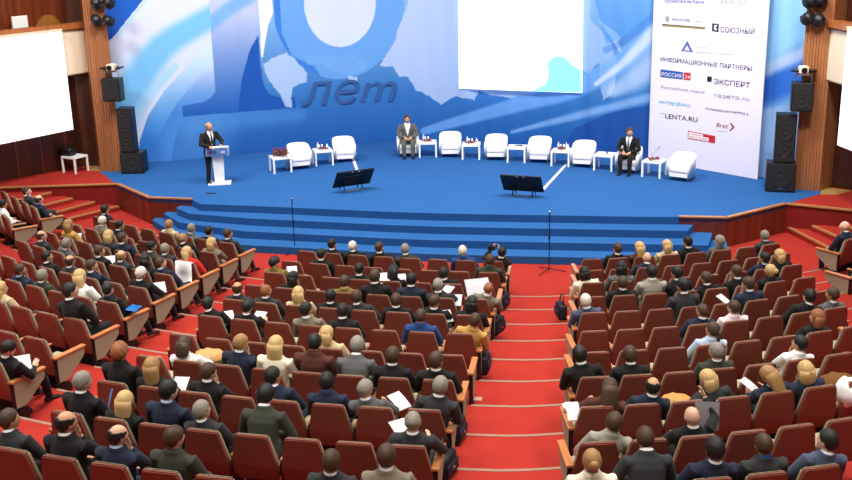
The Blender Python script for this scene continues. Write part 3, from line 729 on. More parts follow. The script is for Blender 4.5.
for i, (a, b) in enumerate(chs):
    m_ = (W(*a, STZ)+W(*b, STZ))/2; rz = stage_rz(m_); f = np.array((-math.sin(rz), math.cos(rz))); p = m_[:2]-f*.18
    lab = '%s white tub chair from the left on the stage%s' % (ORD[i+1], {2: ', under the man in grey', 7: ', under the man in dark suit', 8: ', nearest the banner'}.get(i, ', empty'))
    o = copies(TUB, (p[0], p[1], STZ), rz, lab, USED); CHP.append((p, rz))
for i, (a, b) in enumerate(tbs):
    m_ = (W(*a, STZ)+W(*b, STZ))/2; rz = stage_rz(m_); f = np.array((-math.sin(rz), math.cos(rz))); p = m_[:2]-f*.22
    o = copies(LACK, (p[0], p[1], STZ), rz, '%s small white square table from the left on the stage' % ORD[i+1], USED); TBP.append((p, rz))
# things on the tables
M_PET = mat('crimson_petals', (150, 30, 50), .6, .3, noise=.25, nscale=60); M_LEAF = mat('leaf_green', (60, 84, 44), .6, .3)
M_BOT = mat('amber_glass', (110, 60, 34), .1, .5); M_BOT2 = mat('clear_bottle', (206, 216, 226), .1, .5)
def flowers(p, z, label, n=14, sp=.16, hi=.03, grp='flower arrangements on the stage tables'):
    r_ = empty('flower_arrangement', label, 'flowers', (p[0], p[1], z), 0, grp)
    bm = BM(); lathe(bm, [(.05, 0), (.10, .02), (.11, .035), (.10, .035), (.05, .015)], 16); obj('dish', bm, M_WLAC, r_)
    bm = BM(); bl = BM()
    for i in range(n):
        a = random.uniform(0, 6.28); q = sp*math.sqrt(random.random()); h = .055+random.random()*hi
        c = (q*math.cos(a), q*.7*math.sin(a), h)
        for j in range(5):
            b_ = j*1.256; ball(bm, (c[0]+.014*math.cos(b_), c[1]+.014*math.sin(b_), c[2]), (.014, .014, .008), 6, 4)
        tube(bl, [(c[0]*.3, c[1]*.3, .02), c], [.004, .003], 5); ball(bl, (c[0]*1.05, c[1]*1.05, c[2]-.02), (.024, .012, .006), 6, 4)
    obj('petals', bm, M_PET, r_)['kind'] = 'stuff'; obj('leaves', bl, M_LEAF, r_)['kind'] = 'stuff'
def bottle(p, z, label, m=None, h=.22, grp='bottles on the stage tables'):
    r_ = empty('bottle', label, 'bottle', (p[0], p[1], z), 0, grp)
    bm = BM(); lathe(bm, [(.028, 0), (.032, .01), (.032, h*.6), (.014, h*.78), (.012, h*.94)], 14); obj('bottle_body', bm, m or M_BOT, r_, True)
    bm = BM(); lathe(bm, [(.014, h*.93), (.014, h)], 12); obj('cap', bm, M_PET, r_)
def glass(p, z, label, grp='glasses on the stage tables'):
    bm = BM(); lathe(bm, [(.022, 0), (.03, .11), (.028, .11), (.02, .006)], 14); tag(obj('drinking_glass', bm, M_BOT2, smooth=True, loc=(p[0], p[1], z)), label, 'glass', grp)
def napkin(p, z, label):
    bm = BM(); a = [bm.verts.new(q) for q in ((-.05, -.05, 0), (.05, -.05, 0), (.05, .05, 0), (-.05, .05, 0))]; t = bm.verts.new((0, 0, .16))
    bm.faces.new(a[::-1])
    for i in range(4): bm.faces.new((a[i], a[(i+1) % 4], t))
    tag(obj('folded_napkin', bm, M_PAPER, loc=(p[0], p[1], z)), label, 'napkin', 'folded napkins on the stage tables')
def ontable(i, x, y):
    p, rz = TBP[i]; c, s = math.cos(rz), math.sin(rz); return (p[0]+x*c-y*s, p[1]+x*s+y*c)
ZT_ = STZ+.452
for i, j in ((0, 'first'), (1, 'second'), (2, 'third'), (3, 'fourth'), (5, 'sixth'), (7, 'eighth')):
    flowers(ontable(i, 0, .08), ZT_, 'crimson flower arrangement on the %s small white table' % j, 24 if i else 60, .18 if i else .25, .03 if i else .2)
for i, k in ((0, 5), (1, 1), (2, 1), (3, 1), (5, 2)):
    for q in range(k):
        x = -.2+q*.09 if k > 2 else .12-.24*q; b_ = (x, -.1+.05*(q % 2))
        bottle(ontable(i, *b_), ZT_, '%s bottle on the %s small white table' % (('leftmost amber', 'left amber', 'middle amber', 'right amber', 'rightmost amber')[q] if k > 2 else ('clear water', 'second clear water')[q], ORD[i+1]), M_BOT if i == 0 else M_BOT2)
    for q in range(2):
        glass(ontable(i, -.02+.09*q, -.2), ZT_, '%s drinking glass on the %s small white table' % (('left', 'right')[q], ORD[i+1]))
for i in (1, 3, 5): napkin(ontable(i, -.16, -.1), ZT_, 'white folded napkin on the %s small white table' % ORD[i+1])
def hand_mic(i, label):
    p = ontable(i, -.05, 0); r_ = empty('hand_microphone', label, 'microphone', (p[0], p[1], ZT_+.02), 0.4+i, 'microphones lying on the stage tables')
    bm = BM(); tube(bm, [(0, -.12, 0), (0, .06, 0.004)], [.011, .016], 10); obj('handle', bm, M_BLK, r_)
    bm = BM(); ball(bm, (0, .085, .006), .025); obj('head', bm, M_BLKM, r_, True)
hand_mic(4, 'black hand microphone lying on the fifth small white table'); hand_mic(6, 'black hand microphone lying on the seventh small white table')
p = ontable(7, .1, .05); r_ = empty('gooseneck_microphone', 'thin gooseneck microphone on the eighth small white table', 'microphone', (p[0], p[1], ZT_), TBP[7][1])
bm = BM(); lathe(bm, [(.05, 0), (.045, .03)], 14); obj('base', bm, M_BLK, r_)
bm = BM(); tube(bm, [(0, 0, .02), (-.03, 0, .12), (-.14, 0, .26), (-.22, 0, .36)], [.006]*4, 6, ref=(0, 1, 0)); obj('stem', bm, M_CHROME, r_)
bm = BM(); ball(bm, (-.235, 0, .375), (.02, .014, .018)); obj('head', bm, M_PET, r_, True)

# lectern with a printed logo panel
lp = (W(211.5, 186.5, STZ)+W(230.5, 184, STZ))/2
r_ = empty('lectern', 'white lectern with a blue printed front panel under the standing speaker', 'lectern', (lp[0]-.09, lp[1]+.18, STZ), math.pi+.28)
bm = BM(); box(bm, -.31, .31, -.22, .22, 0, .045, .008); obj('base', bm, M_WLAC, r_)
bm = BM(); a = [bm.verts.new(p) for p in ((-.13, -.05, .045), (.13, -.05, .045), (.13, .08, .045), (-.13, .08, .045), (-.16, -.05, .86), (.16, -.05, .86), (.16, .08, .86), (-.16, .08, .86))]
for q in ((3, 2, 1, 0), (4, 5, 6, 7), (0, 1, 5, 4), (1, 2, 6, 5), (2, 3, 7, 6), (3, 0, 4, 7)): bm.faces.new([a[i] for i in q])
obj('column', bm, M_WLAC, r_)
bm = BM(); extr_yz(bm, [(-.24, 1.02), (.20, 1.10), (.22, 1.07), (.16, .82), (.10, .82), (-.24, .98)], -.31, .31); obj('reading_desk', bm, M_WLAC, r_)
bm = BM(); v = [bm.verts.new(q) for q in ((-.29, .168, .835), (.29, .168, .835), (.29, .223, 1.055), (-.29, .223, 1.055))]; bm.faces.new(v); pn = obj('front_panel', bm, mat('lectern_print', (120, 160, 220), .4, .4, noise=.3, nscale=6), r_); pn.location = (0, .012, 0)
for (x0, x1, c) in ((.14, .22, (176, 44, 60)), (.02, .10, (60, 150, 150)), (-.22, -.1, (236, 240, 250))):
    bm = BM(); v = [bm.verts.new(q) for q in ((x0, .188, .90), (x1, .188, .90), (x1, .206, .975), (x0, .206, .975))]; bm.faces.new(v); q_ = obj('printed_mark', bm, mat('mark_%d' % int(c[0]), c, .5), pn); q_.location = (0, .008, 0)
bm = BM(); tube(bm, [(.12, -.02, 1.08), (.1, -.06, 1.2), (.05, -.16, 1.27)], [.006]*3, 6); obj('microphone_stem', bm, M_BLKM, r_)
bm = BM(); tube(bm, [(-.12, -.02, 1.08), (-.1, -.06, 1.2), (-.05, -.16, 1.27)], [.006]*3, 6); obj('microphone_stem', bm, M_BLKM, r_)

# two stage monitors seen from behind
def monitor(label, pa, pb, rz, w=1.08):
    m_ = (W(*pa, STZ)+W(*pb, STZ))/2
    r_ = empty('stage_monitor', label, 'screen', (m_[0], m_[1], STZ), rz, 'stage monitors')
    M_ = Matrix.Translation((0, 0, .14)) @ Matrix.Rotation(R(38), 4, 'X')
    bm = BM(); box(bm, -w/2, w/2, -.035, .0, 0, .62, .008, M_); obj('screen_case', bm, M_BLK, r_)
    bm = BM(); box(bm, -w/2+.03, w/2-.03, .0, .004, .03, .59, 0, M_); obj('screen_glass', bm, mat('dark_screen', (14, 16, 20), .1, .5), r_)
    bm = BM(); box(bm, -.3, .3, -.055, -.034, .15, .45, .01, M_); obj('back_cover', bm, M_BLKM, r_)
    for sx in (-.12, .06):
        bm = BM(); box(bm, sx, sx+.06, -.039, -.034, .575, .60, 0, M_); obj('label_sticker', bm, M_WHITE, r_)
    for sx in (-.26, .26):
        bm = BM(); tube(bm, [(sx, -.16, .015), (sx, -.14, .25), (sx, .0, .17), (sx, .2, .015)], [.016]*4, 8, ref=(1, 0, 0)); obj('stand_leg', bm, M_BLKM, r_)
    bm = BM(); tube(bm, [(-.28, -.16, .02), (.28, -.16, .02)], [.014]*2, 8, ref=(0, 0, 1)); obj('crossbar', bm, M_CHROME, r_)
monitor('left stage monitor, black, turned to the seated speakers', (340, 192), (362, 188), .62)
monitor('right stage monitor, black, turned to the seated speakers', (512, 195), (536, 196), -.2)
M_CAB = mat('white_cable_cover', (206, 206, 210), .5, .3)
def strip(pts, w, label):
    P = [W(*p, STZ) for p in pts]; bm = BM(); a = P[0][:2]; b = P[-1][:2]; d = (b-a)/np.hypot(*(b-a)); n = np.array((-d[1], d[0]))*w/2
    prism(bm, [a-n, b-n, b+n, a+n], STZ+.001, STZ+.016); tag(obj('cable_cover', bm, M_CAB), label, 'cable cover')
strip([(353, 159), (361, 181)], .09, 'white cable cover behind the left stage monitor'); strip([(567, 164), (543, 190)], .09, 'white cable cover running to the right stage monitor')
c = W(211, 193.5, STZ); bm = BM(); box(bm, -.13, .13, -.03, .03, 0, .02, .005); tag(obj('floor_socket', bm, M_BLK, loc=(c[0], c[1], STZ)), 'small flat black floor box in front of the lectern', 'floor box')
# microphone stands on the hall floor
def mic_stand(label, px, py, h, wide):
    c = W(px, py, 0); r_ = empty('microphone_stand', label, 'microphone stand', (c[0], c[1], 0), 0, 'microphone stands before the stage')
    bm = BM(); tube(bm, [(0, 0, .03), (0, 0, h)], [.011, .011], 8); obj('pole', bm, M_BLKM, r_)
    for a in (0.05, 2.2, 4.1):
        bm = BM(); tube(bm, [(0, 0, .09), (wide*math.cos(a), wide*math.sin(a), .012)], [.011, .009], 6); obj('leg', bm, M_BLKM, r_)
    bm = BM(); lathe(bm, [(.022, h*.62), (.022, h*.68)], 10); obj('clutch', bm, M_BLK, r_)
    bm = BM(); tube(bm, [(0, 0, h), (0, .03, h+.12)], [.012, .016], 10); mm_ = obj('microphone', bm, M_BLK, r_)
    bm = BM(); ball(bm, (0, .04, h+.14), .026); obj('grille', bm, M_CHROME, mm_, True)
mic_stand('microphone stand on the red floor before the left part of the stage steps', 295, 253, 1.2, .3)
mic_stand('microphone stand on the red floor at the head of the centre aisle', 549, 272, 1.24, .38)
# small white table with a black bag on the left platform
c = (W(65.5, 174.5, STZ)+W(83, 171.5, STZ))/2
r_ = dup(LACK, (c[0]-.02, c[1]+.16, STZ), -.35, 'small white square table alone on the red platform at far left'); r_['group'] = 'white tables off the stage'; del r_['group']
r_.scale = (.98, .98, 1.1)
b_ = empty('black_bag', 'black bag lying on the small white table at far left', 'bag', (c[0]-.25, c[1]+.18, STZ+.45*1.1), -.35)
bm = BM(); box(bm, -.24, .26, -.14, .14, 0, .24, .05); obj('bag_body', bm, M_BLK, b_, True)
bm = BM(); tube(bm, [(-.12, 0, .22), (-.08, 0, .34), (.08, 0, .34), (.12, 0, .22)], [.012]*4, 6, ref=(0, 1, 0)); obj('handle', bm, M_BLKM, b_)

# ------------------------------------------------------------------ auditorium chairs
def chair_proto(kind):
    """origin on the floor below the seat, front towards +Y; the top of the back is at y = -0.27, z = 0.905"""
    r_ = empty('auditorium_chair', '', 'chair')
    # back: trapezoid shell with clipped shoulders
    out = [(-.225, .30), (-.262, .37), (-.272, .46), (-.262, .54), (-.196, .862), (-.190, .892), (-.172, .905)]
    out = out+[(-x, z) for x, z in out[::-1]]
    def yb(z): return -.135-.135*(z-.30)/.605-.02*math.sin(math.pi*(z-.3)/.605)
    def slab(bm, grow, t0, t1, bev):
        cx_ = 0; cz = .6
        a = [bm.verts.new((x*(1+grow), yb(z)+t0, cz+(z-cz)*(1+grow))) for x, z in out]; b__ = [bm.verts.new((x*(1+grow), yb(z)+t1, cz+(z-cz)*(1+grow))) for x, z in out]
        n = len(a); fa = bm.faces.new(a); fb = bm.faces.new(b__[::-1])
        for i in range(n): bm.faces.new((a[i], b__[i], b__[(i+1) % n], a[(i+1) % n]))
        bmesh.ops.bevel(bm, geom=[e for f in (fa, fb) for e in f.edges], offset=bev, segments=2, affect='EDGES')
    bm = BM(); slab(bm, 0.0, 0.0, .05, .012); bk = obj('backrest', bm, M_BURG, r_, False)
    bm = BM(); slab(bm, -.02, .045, .088, .018); obj('back_cushion', bm, M_CUSH, r_)
    bm = BM(); box(bm, -.235, .235, -.10, .36, .33, .45, .035); obj('seat', bm, M_CUSH, r_, True)
    bm = BM(); box(bm, -.20, .20, -.12, .20, .0, .06, .01); box(bm, -.18, .18, -.06, .04, .05, .34, .01); obj('pedestal', bm, M_BLK, r_)
    sides = {'std': (-1,), 'left_end': (-1, 1), 'right_end': (-1, 1)}[kind]
    for s in sides:
        end = (kind == 'left_end' and s < 0) or (kind == 'right_end' and s > 0)
        x0 = s*.285
        if end:
            bm = BM(); extr_yz(bm, [(-.15, .22), (.02, .22), (.10, .27), (.36, .46), (.38, .50), (.38, .585), (-.17, .585)], x0-.026, x0+.026)
            ar = obj('armrest', bm, M_CUSH, r_)
            bm = BM(); box(bm, x0-.044, x0+.044, -.19, .41, .585, .622, .01); obj('armrest_top', bm, M_WARM, ar)
            bm = BM(); box(bm, x0-.022, x0+.022, -.13, .05, 0, .17, .006); obj('end_post', bm, M_BLK, ar)
            bm = BM(); box(bm, x0-.028, x0+.028, -.175, -.148, .05, .585, .004); obj('rear_edge', bm, M_BLK, ar)
        else:
            bm = BM(); extr_yz(bm, [(-.13, .12), (.06, .10), (.10, .30), (.28, .46), (.29, .55), (-.14, .55)], x0-.018, x0+.018)
            ar = obj('armrest', bm, M_BLK, r_)
            bm = BM(); box(bm, x0-.028, x0+.028, -.12, .31, .55, .578, .01); obj('armrest_top', bm, M_WARM, ar)
    return r_
PROTO = {k: chair_proto(k) for k in ('std', 'left_end', 'right_end')}
COLX = {'C': [-.93-.577*i for i in range(8)], 'R': [1.07+.533*i for i in range(8)], 'L': [-6.93-.553*i for i in range(8)]}
BNAME = {'C': 'middle block', 'R': 'right block', 'L': 'left block'}
ANAME = {'C': 'centre aisle', 'R': 'centre aisle', 'L': 'left aisle'}
SEAT = {}
def seat_pose(b, k, x):
    d = drow(b, x); l = math.hypot(d, 1); f = np.array((-d/l, 1/l)); y = yrow(b, x)-(k-1)*ROWP
    p = np.array((x, y))+f*.27; return np.array((p[0], p[1], (k-1)*ROWR)), math.atan2(d, 1), f
for b in 'CRL':
    for k in range(1, 13):
        for i in range(8):
            P_, rz, f = seat_pose(b, k, COLX[b][i]); tp = proj(P_+np.array((-f[0]*.27, -f[1]*.27, .905)))
            if not (-16 < tp[0] < 872 and tp[1] < 503): continue
            SEAT[(b, k, i)] = (P_, rz, f)
# far left block and far right block
for i, (px, py) in enumerate(((31, 206.5), (22, 202), (12, 197), (2, 192))):
    t = W(px, py, .905+.12); rz = -R(45); f = np.array((-math.sin(rz), math.cos(rz))); SEAT[('FL', 1, i)] = (np.array((t[0]+f[0]*.27, t[1]+f[1]*.27, .12)), rz, f)
for i, (px, py) in enumerate(((3, 216), (-7, 211))):
    t = W(px, py, .905+.26); rz = -R(45); f = np.array((-math.sin(rz), math.cos(rz))); SEAT[('FL', 2, i)] = (np.array((t[0]+f[0]*.27, t[1]+f[1]*.27, .26)), rz, f)
for i, (px, py) in enumerate(((853, 239), (864, 235))):
    t = W(px, py, .905+.02); rz = R(42); f = np.array((-math.sin(rz), math.cos(rz))); SEAT[('FR', 1, i)] = (np.array((t[0]+f[0]*.27, t[1]+f[1]*.27, .02)), rz, f)
t = W(866, 262, .905+.17); SEAT[('FR', 2, 0)] = (np.array((t[0]+f[0]*.27, t[1]+f[1]*.27, .17)), rz, f)

# ------------------------------------------------------------------ people
def head_r(d):
    x, y, z = d
    a, b, c = .086, .108, .125
    if z < 0:
        a *= 1-.30*min(1, -z)**1.6
        if y < 0: b *= 1-.34*min(1, -z*1.3)
    r = 1/math.sqrt((x/a)**2+(y/b)**2+(z/c)**2)
    if y > 0:
        r += .024*math.exp(-(x/.13)**2-((z+.16)/.17)**2)          # nose
        r += .005*math.exp(-(x/.5)**2-((z-.22)/.1)**2)            # brow
        for s in (-1, 1): r -= .008*math.exp(-((x-s*.33)/.14)**2-((z-.06)/.11)**2)
        r += .009*math.exp(-(x/.22)**2-((z+.80)/.14)**2)          # chin
        r += .004*math.exp(-(x/.2)**2-((z+.46)/.07)**2)           # lips
    return r
def head_shell(bm, M_, grow=0.0, nu=28, nv=20):
    rings = []
    for i in range(1, nv):
        t = math.pi*i/nv; row = []
        for j in range(nu):
            a = 2*math.pi*j/nu; d = (math.sin(t)*math.sin(a), math.sin(t)*math.cos(a), -math.cos(t)); r = head_r(d)+grow
            row.append(bm.verts.new(M_ @ Vector((d[0]*r, d[1]*r, d[2]*r))))
        rings.append(row)
    lo = bm.verts.new(M_ @ Vector((0, 0, -head_r((0, 0, -1))-grow))); hi = bm.verts.new(M_ @ Vector((0, 0, head_r((0, 0, 1))+grow)))
    for i in range(len(rings)-1):
        for j in range(nu): bm.faces.new((rings[i][j], rings[i][(j+1) % nu], rings[i+1][(j+1) % nu], rings[i+1][j]))
    for j in range(nu):
        bm.faces.new((lo, rings[0][(j+1) % nu], rings[0][j])); bm.faces.new((hi, rings[-1][j], rings[-1][(j+1) % nu]))
def remesh(bm, vox, smooth_it=2):
    me = bpy.data.meshes.new('tmp'); bmesh.ops.recalc_face_normals(bm, faces=bm.faces[:]); bm.to_mesh(me); bm.free()
    o = bpy.data.objects.new('tmp', me); COL.objects.link(o)
    md = o.modifiers.new('r', 'REMESH'); md.mode = 'VOXEL'; md.voxel_size = vox; md.use_smooth_shade = True
    if smooth_it:
        sm = o.modifiers.new('s', 'SMOOTH'); sm.factor = .5; sm.iterations = smooth_it
    dg = bpy.context.evaluated_depsgraph_get(); dg.update()
    out = bpy.data.meshes.new_from_object(o.evaluated_get(dg))
    bpy.data.objects.remove(o); bpy.data.meshes.remove(me)
    return out
def ik(sh, wr, l1, l2, hint):
    sh = Vector(sh); wr = Vector(wr); d = wr-sh; L = min(d.length, (l1+l2)*.985); dn = d.normalized(); wr = sh+dn*L
    a = (l1*l1-l2*l2+L*L)/(2*L); h = math.sqrt(max(0, l1*l1-a*a)); hv = Vector(hint); hv = (hv-dn*hv.dot(dn)).normalized()
    return sh+dn*a+hv*h, wr
def hand(bm, w, f, n, side, curl=.45):
    """palm, four unequal bent fingers and a thumb; w wrist, f along the hand, n out of the back of the hand"""
    w = Vector(w); f = Vector(f).normalized(); n = Vector(n); n = (n-f*n.dot(f)).normalized(); s = f.cross(n)*side
    tube(bm, [w-f*.03, w, w+f*.04, w+f*.075, w+f*.092], [(.027, .021), (.028, .018), (.040, .016), (.042, .014), (.03, .008)], 10, ref=tuple(s))
    for i, (o_, L) in enumerate(((-.030, .066), (-.010, .076), (.010, .071), (.029, .056))):
        p = w+f*.082+s*(-o_); d = f.copy(); pts = [p-f*.02, p]
        for q, fr in enumerate((.42, .32, .26)):
            d = (Matrix.Rotation(curl*(.8+.2*q)*(1 if True else 0), 3, s) @ d) if side > 0 else (Matrix.Rotation(-curl*(.8+.2*q), 3, s) @ d)
            if d.dot(n) > .2: d = d-n*d.dot(n)*2
            p = p+d*L*fr; pts.append(p)
        tube(bm, pts, [.009, .0095, .0088, .008, .006], 7, ref=tuple(s))
    t0 = w+f*.025+s*.026; tube(bm, [t0-s*.015, t0, t0+s*.022+f*.022-n*.008, t0+s*.026+f*.05-n*.016], [.012, .0125, .0105, .0075], 7, ref=tuple(n))
TORSO = {'up': (-4, (0, -.02, .52)), 'fwd': (15, (0, -.02, .52)), 'hunch': (36, (0, -.01, .52)), 'slouch': (-15, (0, .08, .50)), 'low': (-6, (0, .02, .47)), 'stand': (0, (0, 0, .92)), 'sit': (4, (0, -.02, .50))}
class Pose: pass
def skeleton(torso, arms, yaw):
    q = Pose(); al, pel = TORSO[torso]; al = R(al); pel = Vector(pel); ca, sa = math.cos(al), math.sin(al)
    def P(h, x=0, d=0): return pel+Vector((x, h*sa+d*ca, h*ca-d*sa))
    q.P = P; q.al = al
    hp = -al*.55 if al > 0 else -al*.8
    if arms == 'read': hp -= R(24)
    if torso == 'slouch': hp -= R(6)
    nk = P(.585); q.hc = nk+Vector((0, .035+.06*math.sin(max(0, al)), .066))
    q.HM = Matrix.Translation(q.hc) @ Matrix.Rotation(R(yaw), 4, 'Z') @ Matrix.Rotation(hp, 4, 'X')
    st = torso == 'stand'
    q.arm = {}
    for s in (-1, 1):
        sh = P(.445, s*.198, -.012)
        lap = Vector((s*.09, .24+.25*max(0, sa), .635)) if not st else Vector((s*.22, .07, .82))
        hint = Vector((s*1.5, -.3, -1)); f = Vector((-s*.45, .8, -.25)); n = Vector((0, .3, 1))
        wr = lap
        if arms == 'read': wr = Vector((s*.13, .33+.3*max(0, sa), .74)); f = Vector((-s*.25, .7, .4)); n = Vector((s*.8, -.3, .5))
        if (arms == 'chinR' and s > 0) or (arms == 'chinL' and s < 0):
            wr = q.hc+Vector((s*.065, .10, -.18)); hint = Vector((s*.9, .2, -1)); f = Vector((-s*.1, -.02, 1)); n = Vector((s*.5, .9, 0))
        if arms == 'cam': wr = q.hc+Vector((s*.09-.16, .25, -.04)); hint = Vector((s*.8, 0, -1)); f = Vector((-s*.3, .3, .9)); n = Vector((s*.9, .3, 0))
        if arms == 'up' and s > 0: wr = Vector((.30, .34, 1.18)); hint = Vector((1, 0, -1)); f = Vector((-.3, .2, .9)); n = Vector((.9, .1, 0))
        if arms == 'up' and s < 0: wr = Vector((-.12, .30, .78))
        if arms == 'desk': wr = Vector((s*.16, .30, 1.08)); f = Vector((-s*.3, .9, -.2)); n = Vector((0, .2, 1))
        el, wr = ik(sh, wr, .29, .265, hint); q.arm[s] = (sh, el, wr, f, n)
    q.leg = {}
    for s in (-1, 1):
        if st: q.leg[s] = (pel+Vector((s*.09, 0, -.02)), Vector((s*.10, .02, .50)), Vector((s*.11, -.03, .09)), Vector((s*.13, .12, .035)))
        else:
            hipz = pel.z-.01; kz = .51
            ky = pel.y+.42; fy_ = ky-(.02 if torso != 'slouch' else -.14)
            q.leg[s] = (pel+Vector((s*.095, .0, 0)), Vector((s*.135, ky, kz)), Vector((s*.13, fy_, .09)), Vector((s*.155, fy_+.16, .035)))
    return q
def torso_rings(q, g, top=.52):
    T_ = [(-.09, .120, .09), (-.02, .165, .115), (.06, .165, .118), (.16, .146, .108), (.28, .166, .116), (.38, .180, .118), (.46, .150, .094), (.505, .100, .072), (top, .062, .062)]
    return [q.P(h) for h, a, b in T_], [(a+g, b+g) for h, a, b in T_]
def build_body(torso, arms, yaw):
    q = skeleton(torso, arms, yaw); bm = BM()
    p, r = torso_rings(q, -.012, .53); tube(bm, p, r, 18)
    tube(bm, [q.P(.46), q.P(.53), q.hc+Vector((0, -.02, -.07)), q.hc+Vector((0, -.015, -.01))], [.08, .062, .058, .055], 14)
    head_shell(bm, q.HM)
    for s in (-1, 1):
        c = q.HM @ Vector((s*.084, -.008, -.006)); M_ = q.HM.to_3x3()
        n0 = len(bm.verts); b2 = BM(); ball(b2, (0, 0, 0), (.011, .019, .032), 10, 8)
        me_ = {}
        for v in b2.verts: me_[v.index if False else v] = bm.verts.new(c+M_ @ Vector(v.co))
        for f in b2.faces: bm.faces.new([me_[v] for v in f.verts])
        b2.free()
        sh, el, wr, f, n = q.arm[s]
        tube(bm, [q.P(.455, s*.10), sh, sh.lerp(el, .5), el, el.lerp(wr, .35), wr], [.062, .058, .047, .04, .039, .027], 12)
        hp_, kn, an, to = q.leg[s]
        tube(bm, [hp_-Vector((0, .06 if torso != 'stand' else 0, 0 if torso != 'stand' else -.06)), hp_, hp_.lerp(kn, .5), kn, kn.lerp(an, .12), kn.lerp(an, .4), an, an-Vector((0, 0, .03))], [.085, .088, .074, .056, .052, .055, .036, .034], 12)
        tube(bm, [an-Vector((0, .05, .05)), an+Vector((0, 0, -.05)), to], [.034, .036, .026], 10)
    me = remesh(bm, .0105, 2)
    # hands with separate fingers, part of the same body mesh
    bm = BM(); bm.from_mesh(me)
    for s in (-1, 1):
        sh, el, wr, f, n = q.arm[s]; hand(bm, wr, f, n, s)
    # eyes and lips
    inv = q.HM.inverted()
    for fc in bm.faces:
        c = inv @ fc.calc_center_median()
        if c.y > .06 and abs(c.z) < .07:
            if min(((c.x-s*.033)/.013)**2+((c.z-.008)/.008)**2 for s in (-1, 1)) < 1: fc.material_index = 1
            elif abs(c.x) < .024 and -.060 < c.z < -.046: fc.material_index = 2
        fc.smooth = True
    bm.to_mesh(me); bm.free()
    for m_ in (M_SKIN[0], M_EYE, M_LIP): me.materials.append(m_)
    return me
def build_jacket(torso, arms, long=True):
    q = skeleton(torso, arms, 0); bm = BM()
    p, r = torso_rings(q, .018, .565); p = p[(0 if torso == 'stand' else 1):]; r = r[(0 if torso == 'stand' else 1):]; tube(bm, p, r, 20)
    if torso == 'stand': tube(bm, [q.P(-.20), q.P(-.05), q.P(.1)], [(.185, .125), (.18, .128), (.165, .12)], 20)
    for s in (-1, 1):
        sh, el, wr, f, n = q.arm[s]
        tube(bm, [q.P(.45, s*.09), sh+Vector((0, 0, .004)), sh.lerp(el, .5), el, el.lerp(wr, .4), el.lerp(wr, .93)], [.082, .077, .068, .059, .053, .041], 14)
    me = remesh(bm, .0125, 3)
    # open V at the front becomes a separate shirt piece
    bm = BM(); bm.from_mesh(me); sb = BM(); keep = {}
    ax = Vector((0, math.sin(q.al), math.cos(q.al))); fr = Vector((0, math.cos(q.al), -math.sin(q.al))); pel = q.P(0); kill = []
    for fc in bm.faces:
        c = fc.calc_center_median()-pel; h = c.dot(ax); d = c.dot(fr)
        if d > .045 and h > .17 and abs(c.x) < .012+.075*(h-.17)/.33 and h < .56: kill.append(fc)
    for fc in kill:
        vs = []
        for v in fc.verts:
            if v.index not in keep: keep[v.index] = sb.verts.new(v.co-fr*.007)
            vs.append(keep[v.index])
        sb.faces.new(vs)
    bmesh.ops.delete(bm, geom=kill, context='FACES')
    for fc in bm.faces: fc.smooth = True
    bm.to_mesh(me); bm.free()
    # collar ring
    tube(sb, [q.P(.53), q.P(.556), q.P(.568, 0, .004)], [(.078, .078), (.075, .075), (.067, .067)], 16, caps=False)
    sm = bpy.data.meshes.new('shirt'); sb.to_mesh(sm); sb.free()
    # tie along the shirt front
    tb = BM(); pts = []
    for h in (.50, .47, .40, .30, .20): pts.append(q.P(h, 0, .075+.045*sstep((.5-h)/.12)+.012))
    tube(tb, pts, [(.014, .01), (.018, .01), (.022, .008), (.028, .007), (.03, .006)], 8)
    tm = bpy.data.meshes.new('tie'); tb.to_mesh(tm); tb.free()
    return me, sm, tm
def build_legs(torso):
    q = skeleton(torso, 'lap', 0); st = torso == 'stand'; bm = BM()
    p, r = torso_rings(q, .010); tube(bm, p[:3], r[:3], 18)
    for s in (-1, 1):
        hp_, kn, an, to = q.leg[s]
        tube(bm, [hp_-Vector((0, .07 if not st else 0, 0 if not st else -.07)), hp_, hp_.lerp(kn, .5), kn, kn.lerp(an, .15), kn.lerp(an, .5), an+Vector((0, 0, .0))], [.10, .102, .088, .072, .070, .066, .058], 12)
    me = remesh(bm, .0145, 3); sh = []
    for s in (-1, 1):
        hp_, kn, an, to = q.leg[s]; b2 = BM()
        tube(b2, [an+Vector((0, -.075, -.055)), an+Vector((0, -.07, -.035)), an+Vector((0, -.02, -.03)), an+Vector((0, .06, -.045)), to+Vector((0, .03, -.008)), to+Vector((0, .06, -.015))], [(.028, .02), (.038, .035), (.044, .045), (.046, .036), (.046, .024), (.026, .012)], 12, ref=(1, 0, 0))
        m_ = bpy.data.meshes.new('shoe'); bmesh.ops.recalc_face_normals(b2, faces=b2.faces[:]); b2.to_mesh(m_); b2.free(); m_.polygons.foreach_set('use_smooth', [True]*len(m_.polygons)); m_.materials.append(M_BLK); sh.append(m_)
    return me, sh
